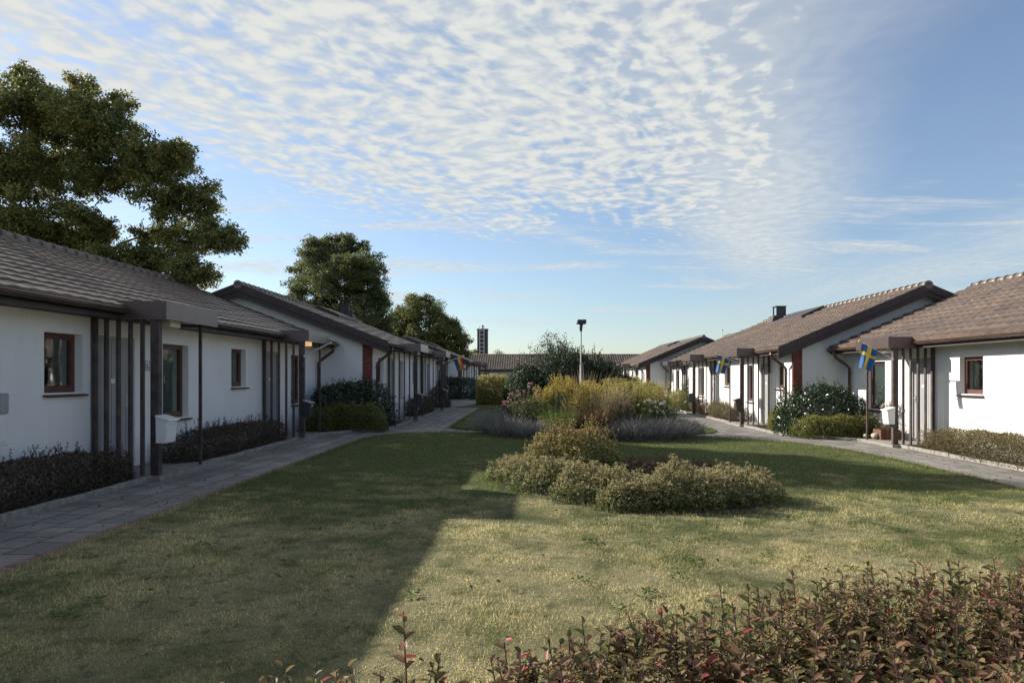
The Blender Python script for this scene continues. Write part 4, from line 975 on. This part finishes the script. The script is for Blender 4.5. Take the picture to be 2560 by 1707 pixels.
for (x, y, r, h), lb in zip(lavs, ll):
    root = shrub('lavender', lb, x, y, r*.92, r*.85, h*.78, M['lav'], .05, 2600, 'lavender', p=2.2, lump=.16, group='lavender clumps edging the flower bed', wide=.16, up=.7, deep=.7)
    n = 420; a = rng.uniform(0, 6.28, n); q = r*.8*np.sqrt(rng.uniform(size=n)); P = np.stack([np.cos(a)*q, np.sin(a)*q, h*.45*(1-(q/r)**2)], 1)
    D = unit(np.stack([np.cos(a)*q/r*1.1+rng.normal(0, .28, n), np.sin(a)*q/r*1.1+rng.normal(0, .28, n), np.ones(n)], 1))
    V, Fq, T = blades_geo(P, D, h*.62*rng.uniform(.4, 1.25, n), .009, np.clip(rng.normal(.3, .1, n), 0, 1), np.clip(rng.normal(.9, .15, n), 0, 1), .2)
    link_mesh('flower_spikes', np_mesh('flower_spikes', V, Fq, M['lav'], T), root)['kind'] = 'stuff'
def goldenrod(label, x, y, r, h, n, flm, gstem=True, tuft=.11, z=None):
    root = empty('goldenrod', (x, y, g(x)+.03)); tag(root, label, 'flower', 'goldenrod clumps in the flower bed')
    st = MB(); lv = []; fl = []
    for k in range(n):
        a = random.uniform(0, 6.28); q = r*math.sqrt(random.random()); b = Vector((math.cos(a)*q*.7, math.sin(a)*q*.7, 0)); H = h*random.uniform(.78, 1.06)
        e = Vector((math.cos(a)*q*1.1, math.sin(a)*q*1.1, H)); st.tube([b, b.lerp(e, .6)+Vector((0, 0, .03)), e], [.005, .004, .003], 3, cap=False)
        m = 34; t = rng.uniform(.12, .88, m); P = np.array(b)+(np.array(e)-np.array(b))*t[:, None]
        Dd = unit(rand_dirs(m)*np.array([1, 1, .3])+np.array([0, 0, .25])); lv.append(leaf_geo(P, Dd, unit(rng.normal(0, .5, (m, 3))+np.array([0, 0, 1.])), .10*(1.15-.5*t), .018, rng.uniform(0, 1, m)))
        m = 75; u_ = rng.uniform(0, 1, m); dd = rand_dirs(m); P = np.array(e)+np.stack([dd[:, 0]*tuft*(1-u_*.7), dd[:, 1]*tuft*(1-u_*.7), (u_-.55)*tuft*2.1-np.hypot(dd[:, 0], dd[:, 1])*.02], 1)
        fl.append(leaf_geo(P, dd+np.array([0, 0, .5]), rand_dirs(m), .026, .018, np.clip(rng.normal(.5, .25, m)+random.uniform(-.2, .2), 0, 1)))
    st.build('stems', M['twig'], root)['kind'] = 'stuff'; V, Fq, T = merge(lv); link_mesh('leaves', np_mesh('leaves', V, Fq, M['gold_stem'], T), root)
    V, Fq, T = merge(fl); link_mesh('flowers', np_mesh('flowers', V, Fq, flm, T), root)
def bx(px, d): return (px-VX)*d/F
goldenrod('goldenrod with flat yellow heads at the left of the flower bed', bx(1372, 18.4), 18.4, .33, 1.15, 26, M['gold_fl'])
goldenrod('tallest goldenrod, leafy green stems left of the lamp post', bx(1408, 18.0), 18.0, .26, 1.42, 26, M['gold_fl'])
goldenrod('broad goldenrod with deep yellow heads straight below the lamp post', bx(1462, 18.1), 18.1, .42, 1.27, 44, M['gold_fl'])
goldenrod('low goldenrod heads in front, between the two tall ones', bx(1442, 17.7), 17.7, .22, .95, 14, M['gold_fl'])
goldenrod('fading yellow-green plume clump right of the straw grass', bx(1568, 18.9), 18.9, .52, 1.27, 64, M['ygreen_fl'], tuft=.2)
goldenrod('fading yellow-green plume clump farther right, next to the glossy bush', bx(1634, 19.6), 19.6, .46, 1.2, 50, M['ygreen_fl'], tuft=.2)
goldenrod('small fading plume clump at the right edge of the flower bed', bx(1672, 20.0), 20.0, .26, .98, 16, M['ygreen_fl'], tuft=.14)
blade_clump('ornamental_grass', 'straw coloured feather grass standing in the bed right of the goldenrod', bx(1512, 18.2), 18.2, .42, 1.28, 520, M['straw'], 'grass clump', spread=.28, w=.013, bend=.10, t0=.3, t1=.95)
blade_clump('ornamental_grass', 'straw coloured feather grass behind the goldenrod, by the lamp post', bx(1462, 19.3), 19.3, .5, 1.50, 520, M['straw'], 'grass clump', spread=.22, w=.012, bend=.10, t0=.2, t1=.95)
blade_clump('ornamental_grass', 'low red-brown grass in the middle front of the bed', bx(1476, 17.2), 17.2, .48, .72, 2600, M['brgrass'], 'grass clump', spread=.35, w=.008, bend=.1, t0=.1, t1=.7)
blade_clump('ornamental_grass', 'dark green iris leaves at the foot of the goldenrod', bx(1415, 17.45), 17.45, .55, .72, 1600, M['gold_stem'], 'grass clump', spread=.4, w=.012, bend=.15, t0=.0, t1=.5)
def roses(label, x, y, sx, sy, h, pm, nf, n=6500, nm='rose_bush', leaf=.045):
    r = shrub(nm, label, x, y, sx, sy, h, M['rose'], leaf, n, 'bush', p=2.2, lump=.18, shoots=26, shoot_h=.25, heads=nf, headmat=pm, headsize=.024, group='rose bushes', deep=.6, pm_single=True)
roses('rose bush with pink blooms at the left of the flower bed', bx(1318, 18.5), 18.5, .55, .5, .95, M['pink'], 9)
roses('dark rose bush at the left behind the large lavender', bx(1262, 18.9)+.15, 18.9, .40, .5, .62, M['pink'], 4)
roses('rose bush with pink blooms right of the straw grass', bx(1555, 17.9), 17.9, .55, .5, .72, M['pink'], 6)
roses('rose bush with small white blooms right of the pink one', bx(1650, 18.3), 18.3, .62, .5, .78, M['whitefl'], 26)
shrub('shrub', 'olive shrub filling the bed between the two right plume clumps', bx(1608, 18.8), 18.8, .5, .5, .85, M['green'], .04, 5000, p=2.2, lump=.15, shoots=20)
shrub('shrub', 'dark olive shrub behind the left roses', bx(1345, 19.4), 19.4, .7, .6, .85, M['rose'], .045, 6000, p=2.2, lump=.15, shoots=20)
shrub('shrub', 'brown leaved shrub low behind the middle grasses', bx(1440, 19.0), 19.0, 1.0, .6, .75, M['rose'], .045, 7000, p=2.2, lump=.15, shoots=20)
# round bed of spirea on the front lawn
GR = 'spirea mounds of the round bed'
ring = [('mound at the left end of the round bed', bx(1305, 10.3), 10.3, .48, .60, .32), ('second mound from the left of the round bed, in front of the bronze bush', bx(1375, 9.6), 9.5, .55, .5, .36),
        ('big front mound left of the middle of the round bed', bx(1490, 8.75), 8.75, .60, .5, .40), ('low front mound near the middle of the round bed', bx(1600, 8.3), 8.25, .55, .38, .29),
        ('front mound right of the middle of the round bed', bx(1700, 8.3), 8.35, .50, .5, .44), ('mound at the right end of the round bed, pale flower heads', bx(1840, 8.95), 8.95, .58, .6, .36), ('small mound joining the two right ones', bx(1775, 8.6), 8.6, .45, .42, .31)]
for lb, x, y, sx, sy, h in ring:
    shrub('spirea', 'olive '+lb, x, y, sx, sy, h, M['ring'], .036, 6500, 'shrub', p=2.1, lump=.17, shoots=110, shoot_h=.08, heads=170, headsize=.014, group=GR, tip_tint=.45, deep=.5)
shrub('spirea', 'tall bronze tipped bush rising behind the left of the round bed', bx(1440, 10.4), 10.45, .76, .62, .77, M['pinkbush'], .045, 10000, 'shrub', p=1.9, lump=.16, shoots=60, shoot_h=.22, tip_tint=.75)
shrub('spirea', 'small bronze bush beside the left foot of the tall one', bx(1375, 10.3), 10.3, .42, .42, .60, M['pinkbush'], .04, 4000, 'shrub', p=2., lump=.16, shoots=26, shoot_h=.12, tip_tint=.5)
shrub('spirea', 'dark shaded mound at the back of the round bed, left one', bx(1615, 10.9), 10.9, .60, .40, .27, M['redshrub'], .03, 7000, 'shrub', p=2.4, lump=.15, shoots=40, shoot_h=.10, group='dark mounds at the back of the round bed')
shrub('spirea', 'dark shaded mound at the back of the round bed, right one', bx(1740, 10.5), 10.5, .60, .42, .26, M['redshrub'], .03, 7000, 'shrub', p=2.4, lump=.15, shoots=40, shoot_h=.08, group='dark mounds at the back of the round bed')
# right row beds
shrub('hedge', 'low olive hedge with reddish foot along the right path under the small window', 8.82, 12.8, .42, 3.05, .52, M['spirea'], .035, 30000, 'hedge', p=4, lump=.05, shoots=40, shoot_h=.06, z0=ZR+.02, tip_tint=.3)
shrub('laurel_bush', 'glossy green laurel in the sun before the right gable', 8.02, 19.75, 1.15, .75, 1.22, M['laurel'], .085, 9500, 'bush', p=4.2, lump=.10, shoots=60, shoot_h=.2, wide=.4, z0=ZR+.02)
shrub('shrub', 'bright yellow-green shrub along the kerb in front of the sunlit laurel', 8.02, 18.75, 1.08, .45, .56, M['green'], .040, 10000, p=5, lump=.08, shoots=24, shoot_h=.06, z0=ZR+.02, tip_tint=.5)
shrub('shrub', 'yellow-green shrub between the second right porch and the laurel', 7.25, 20.6, .35, .8, .66, M['green'], .045, 5500, p=2.4, lump=.12, shoots=30, z0=ZR+.02)
shrub('shrub', 'small green shrub beside the slim post with the nearest right flag', 8.75, 18.55, .35, .3, .55, M['rose'], .04, 2500, p=2.2, shoots=16, z0=ZR+.02)
shrub('shrub', 'tan and yellow-green shrub row between the two porches of the right brick-cornered house', 7.2, 27.4, .36, 1.6, .56, M['spirea'], .04, 9000, p=3, lump=.1, shoots=40, z0=ZR+.02)
shrub('shrub', 'dark low bush beside the slim post of the second right porch', 7.25, 24.95, .35, .45, .48, M['redshrub'], .045, 3000, p=2.4, shoots=20, z0=ZR+.02)
shrub('shrub', 'round yellow-green bush beyond the clay flower pots', 6.95, 33.6, .62, .8, .92, M['green'], .05, 7000, p=2.4, lump=.08, z0=ZR+.02, tip_tint=.5)
roses('tall rose bush with one pink bloom beside the recessed right house', 7.9, 35.9, .45, .45, 1.35, M['pink'], 8, 3500, leaf=.07)
shrub('laurel_bush', 'glossy bush behind the fading plumes, before the far right house', bx(1626, 37), 37, .72, .7, 1.15, M['laurel'], .10, 5000, 'bush', p=3, lump=.08, shoots=20, wide=.5, z0=ZR)
roses('small white flowering plant against the wall left of the nearest right window', 9.0, 18.0, .16, .3, .75, M['whitefl'], 20, 500, nm='flowering_plant')
def flower_pot(label, x, y, r, h, pm):
    root = empty('flower_pot', (x, y, ZR+.06)); tag(root, label, 'flower pot', 'clay flower pots')
    p = MB(); p.tube([(0, 0, 0), (0, 0, h*.85), (0, 0, h*.86), (0, 0, h)], [r*.7, r*.96, r*1.06, r*1.06], 16); p.build('pot', M['pot'], root)
    n = 260; d = rand_dirs(n); d[:, 2] = abs(d[:, 2]); P = d*np.array([r*1.4, r*1.4, .24])*rng.uniform(.4, 1, n)[:, None]+np.array([0, 0, h])
    V, Fq, T = leaf_geo(P, d+rand_dirs(n)*.5, d+np.array([0, 0, .5]), .055, .035, rng.uniform(0, 1, n)); link_mesh('plant', np_mesh('plant', V, Fq, M['rose'], T), root)
    n = 40; P = (unit(rng.normal(size=(n, 3))*np.array([1, 1, .4])+np.array([0, 0, .6])))*np.array([r*1.5, r*1.5, .26])+np.array([0, 0, h])
    V, Fq, T = leaf_geo(P, rand_dirs(n), rand_dirs(n), .05, .05, rng.uniform(0, 1, n)); link_mesh('blooms', np_mesh('blooms', V, Fq, pm, T), root)
flower_pot('pale clay pot with pink flowers between the posts of the second right house', 6.95, 30.35, .17, .42, M['pink'])
flower_pot('clay pot partly hidden behind the big porch post', 7.05, 29.55, .17, .40, M['pink'])
def clutter():
    root = empty('wooden_planter', (8.85, 17.75, ZR+.03)); tag(root, 'small red-brown wooden planter by the nearest right porch', 'planter')
    m = MB()
    for k in range(5): m.box(-.25+k*.1, -.16+k*.1, -.2, -.17, 0, .28); m.box(-.25+k*.1, -.16+k*.1, .17, .2, 0, .28)
    m.box(-.25, -.22, -.17, .17, 0, .28); m.box(.21, .24, -.17, .17, 0, .28); m.build('box', M['wood'], root)
    n = 150; P = np.stack([rng.uniform(-.22, .22, n), rng.uniform(-.17, .17, n), rng.uniform(.2, .42, n)], 1); V, Fq, T = leaf_geo(P, rand_dirs(n)+np.array([0, 0, .5]), rand_dirs(n), .06, .03, rng.uniform(0, 1, n)); link_mesh('plant', np_mesh('plant', V, Fq, M['redshrub'], T), root)
    for k, (x, y, r, lb) in enumerate(((8.55, 17.75, .10, 'round pale stone on the ground beside the wooden planter'), (8.42, 17.95, .07, 'small stone left of the round pale one'))):
        bm = bmesh.new(); bmesh.ops.create_icosphere(bm, subdivisions=3, radius=r)
        for v in bm.verts: v.co *= 1+.13*math.sin(v.co.x*23+k)*math.cos(v.co.y*19+v.co.z*15); v.co.z *= .75
        me = bpy.data.meshes.new('garden_stone'); bm.to_mesh(me); bm.free(); me.materials.append(M['stone'])
        for p in me.polygons: p.use_smooth = True
        o = link_mesh('garden_stone', me, None, (x, y, ZR+.08+r*.6)); tag(o, lb, 'stone', 'stones by the right porch')
clutter()
# foreground spirea thicket, leaf by leaf
def front_hedge():
    root = empty('spirea_hedge', (1.2, 1.9, g(1.2))); tag(root, 'autumn coloured spirea thicket across the bottom right corner, closest to the camera', 'hedge')
    gz = g(1.2); st = MB(); parts = []; heads = []
    nst = 2100; xs = np.concatenate([rng.uniform(-.9, .3, 330), rng.uniform(.0, 3.0, nst-190)])
    def back(x): return np.interp(x, [-.9, -.55, -.2, .3, .8, 1.4, 2.1, 3.0], [1.72, 1.84, 1.84, 2.05, 2.4, 2.6, 2.75, 2.95])
    def hgt(x): return np.interp(x, [-.9, -.4, .0, .4, .8, 1.4, 2.1, 3.0], [.83, .86, .87, .89, .90, .91, .92, .93])
    for x in xs:
        yb = back(x); y = random.uniform(1.3, yb); H = hgt(x)*random.uniform(.78, .97)
        if random.random() < .05: H += random.uniform(.03, .10)
        b = np.array([x+random.gauss(0, .05), y+random.gauss(0, .05), 0.]); e = np.array([x+random.gauss(0, .07), y+random.gauss(0, .07), H])
        mid = (b+e)/2+rng.normal(0, .03, 3); pts = []
        for t in (0, .25, .5, .75, 1): pts.append((1-t)**2*b+2*t*(1-t)*mid+t*t*e)
        st.tube([Vector(p) for p in pts], [.005, .0042, .0035, .0028, .0018], 4, cap=False)
        tone = float(np.clip(rng.normal(.42, .17), .05, .85)); m = int(H*46)
        t = np.linspace(.34, 1., m); ang = np.arange(m)*2.4+random.uniform(0, 6)
        P = ((1-t)**2)[:, None]*b+(2*t*(1-t))[:, None]*mid+(t*t)[:, None]*e
        el = np.interp(t, [.3, 1], [.1, .8]); D = np.stack([np.cos(ang), np.sin(ang), el+rng.normal(0, .2, m)], 1); D = unit(D)
        N = unit(np.array([0, 0, 1.])-D*D[:, 2:3]+rng.normal(0, .25, (m, 3)))
        Ls = np.interp(t, [.3, .8, 1], [.052, .050, .028])*rng.uniform(.75, 1.2, m)
        tn = np.clip(tone+rng.normal(0, .15, m)+(rng.uniform(size=m) < .05)*.5, 0, 1)
        parts.append(leaf_geo6(P, D, N, Ls, Ls*.62, tn))
        if random.random() < .16: heads.append(e)
    V, Fq, T = merge(parts); link_mesh('foliage', np_mesh('foliage', V, Fq, M['front'], T), root, (-1.2, -1.9, 0))
    o = st.build('stems', M['twig'], root); o.location = (-1.2, -1.9, 0)
    q = np.array(heads); k = 70; P = np.repeat(q, k, 0)+rng.normal(0, .013, (len(q)*k, 3))*np.array([1.2, 1.2, .5])
    V, Fq, T = leaf_geo(P, rand_dirs(len(P)), rand_dirs(len(P)), .005, .004, np.clip(np.repeat(rng.uniform(0, .5, len(q)), k)+rng.normal(0, .1, len(P)), 0, 1)); link_mesh('flower_heads', np_mesh('flower_heads', V, Fq, M['head'], T), root, (-1.2, -1.9, 0))['kind'] = 'stuff'
front_hedge()

def litter():
    n = 2600; y = 2.5+rng.uniform(size=n)**1.3*22; x = rng.uniform(-5.2, 8.2, n)
    keep = (rng.uniform(size=n) < .25) | (np.sin(x*1.3+1)*np.sin(y*.9) > .55) | (x < -4.9) | (x > 7.9)
    x, y = x[keep], y[keep]; lawn = inside(LA, x, y) | inside(LB, x, y)
    z = np.interp(x, [-3.85, 6.9], [0, ZR])+np.where(lawn, .055, .010)
    P = np.stack([x, y, z], 1); m = len(x); V, Fq, T = leaf_geo6(P, rand_dirs(m)*np.array([1, 1, .25]), np.array([0, 0, 1.])+rng.normal(0, .3, (m, 3)), rng.uniform(.025, .055, m), .028, rng.uniform(0, 1, m))
    mt = L_('fallen_leaves', [(0, (.10, .06, .03)), (.6, (.24, .15, .06)), (1, (.40, .30, .10))], .7, .15)
    tag(link_mesh('fallen_leaves', np_mesh('fallen_leaves', V, Fq, mt, T)), 'scattered brown fallen leaves on lawn and path', 'leaves', kind='stuff')
    parts = []
    for k in range(420):
        yy = 3+random.random()**1.2*14; xx = random.uniform(-3.7, 6.5)
        if math.sin(xx*1.7+.5)*math.sin(yy*1.1+2) < .25 and random.random() < .8: continue
        if not inside(LA, [xx], [yy])[0] or inside(RING, [xx], [yy])[0]: continue
        m = 14; a = rng.uniform(0, 6.28, m); rr = rng.uniform(.0, .06, m); P = np.stack([xx+np.cos(a)*rr, yy+np.sin(a)*rr, np.full(m, g(xx)+.045)], 1)
        parts.append(leaf_geo6(P, np.stack([np.cos(a), np.sin(a), rng.uniform(.1, .8, m)], 1), np.array([0, 0, 1.])+rng.normal(0, .3, (m, 3)), rng.uniform(.02, .045, m), .022, rng.uniform(.2, 1, m)))
    V, Fq, T = merge(parts)
    tag(link_mesh('lawn_weeds', np_mesh('lawn_weeds', V, Fq, L_('lawn_weed_leaves', [(0, (.06, .10, .025)), (1, (.17, .24, .07))], .6, .3), T)), 'broad leaved weeds and clover scattered in the lawn', 'weeds', kind='stuff')
litter()
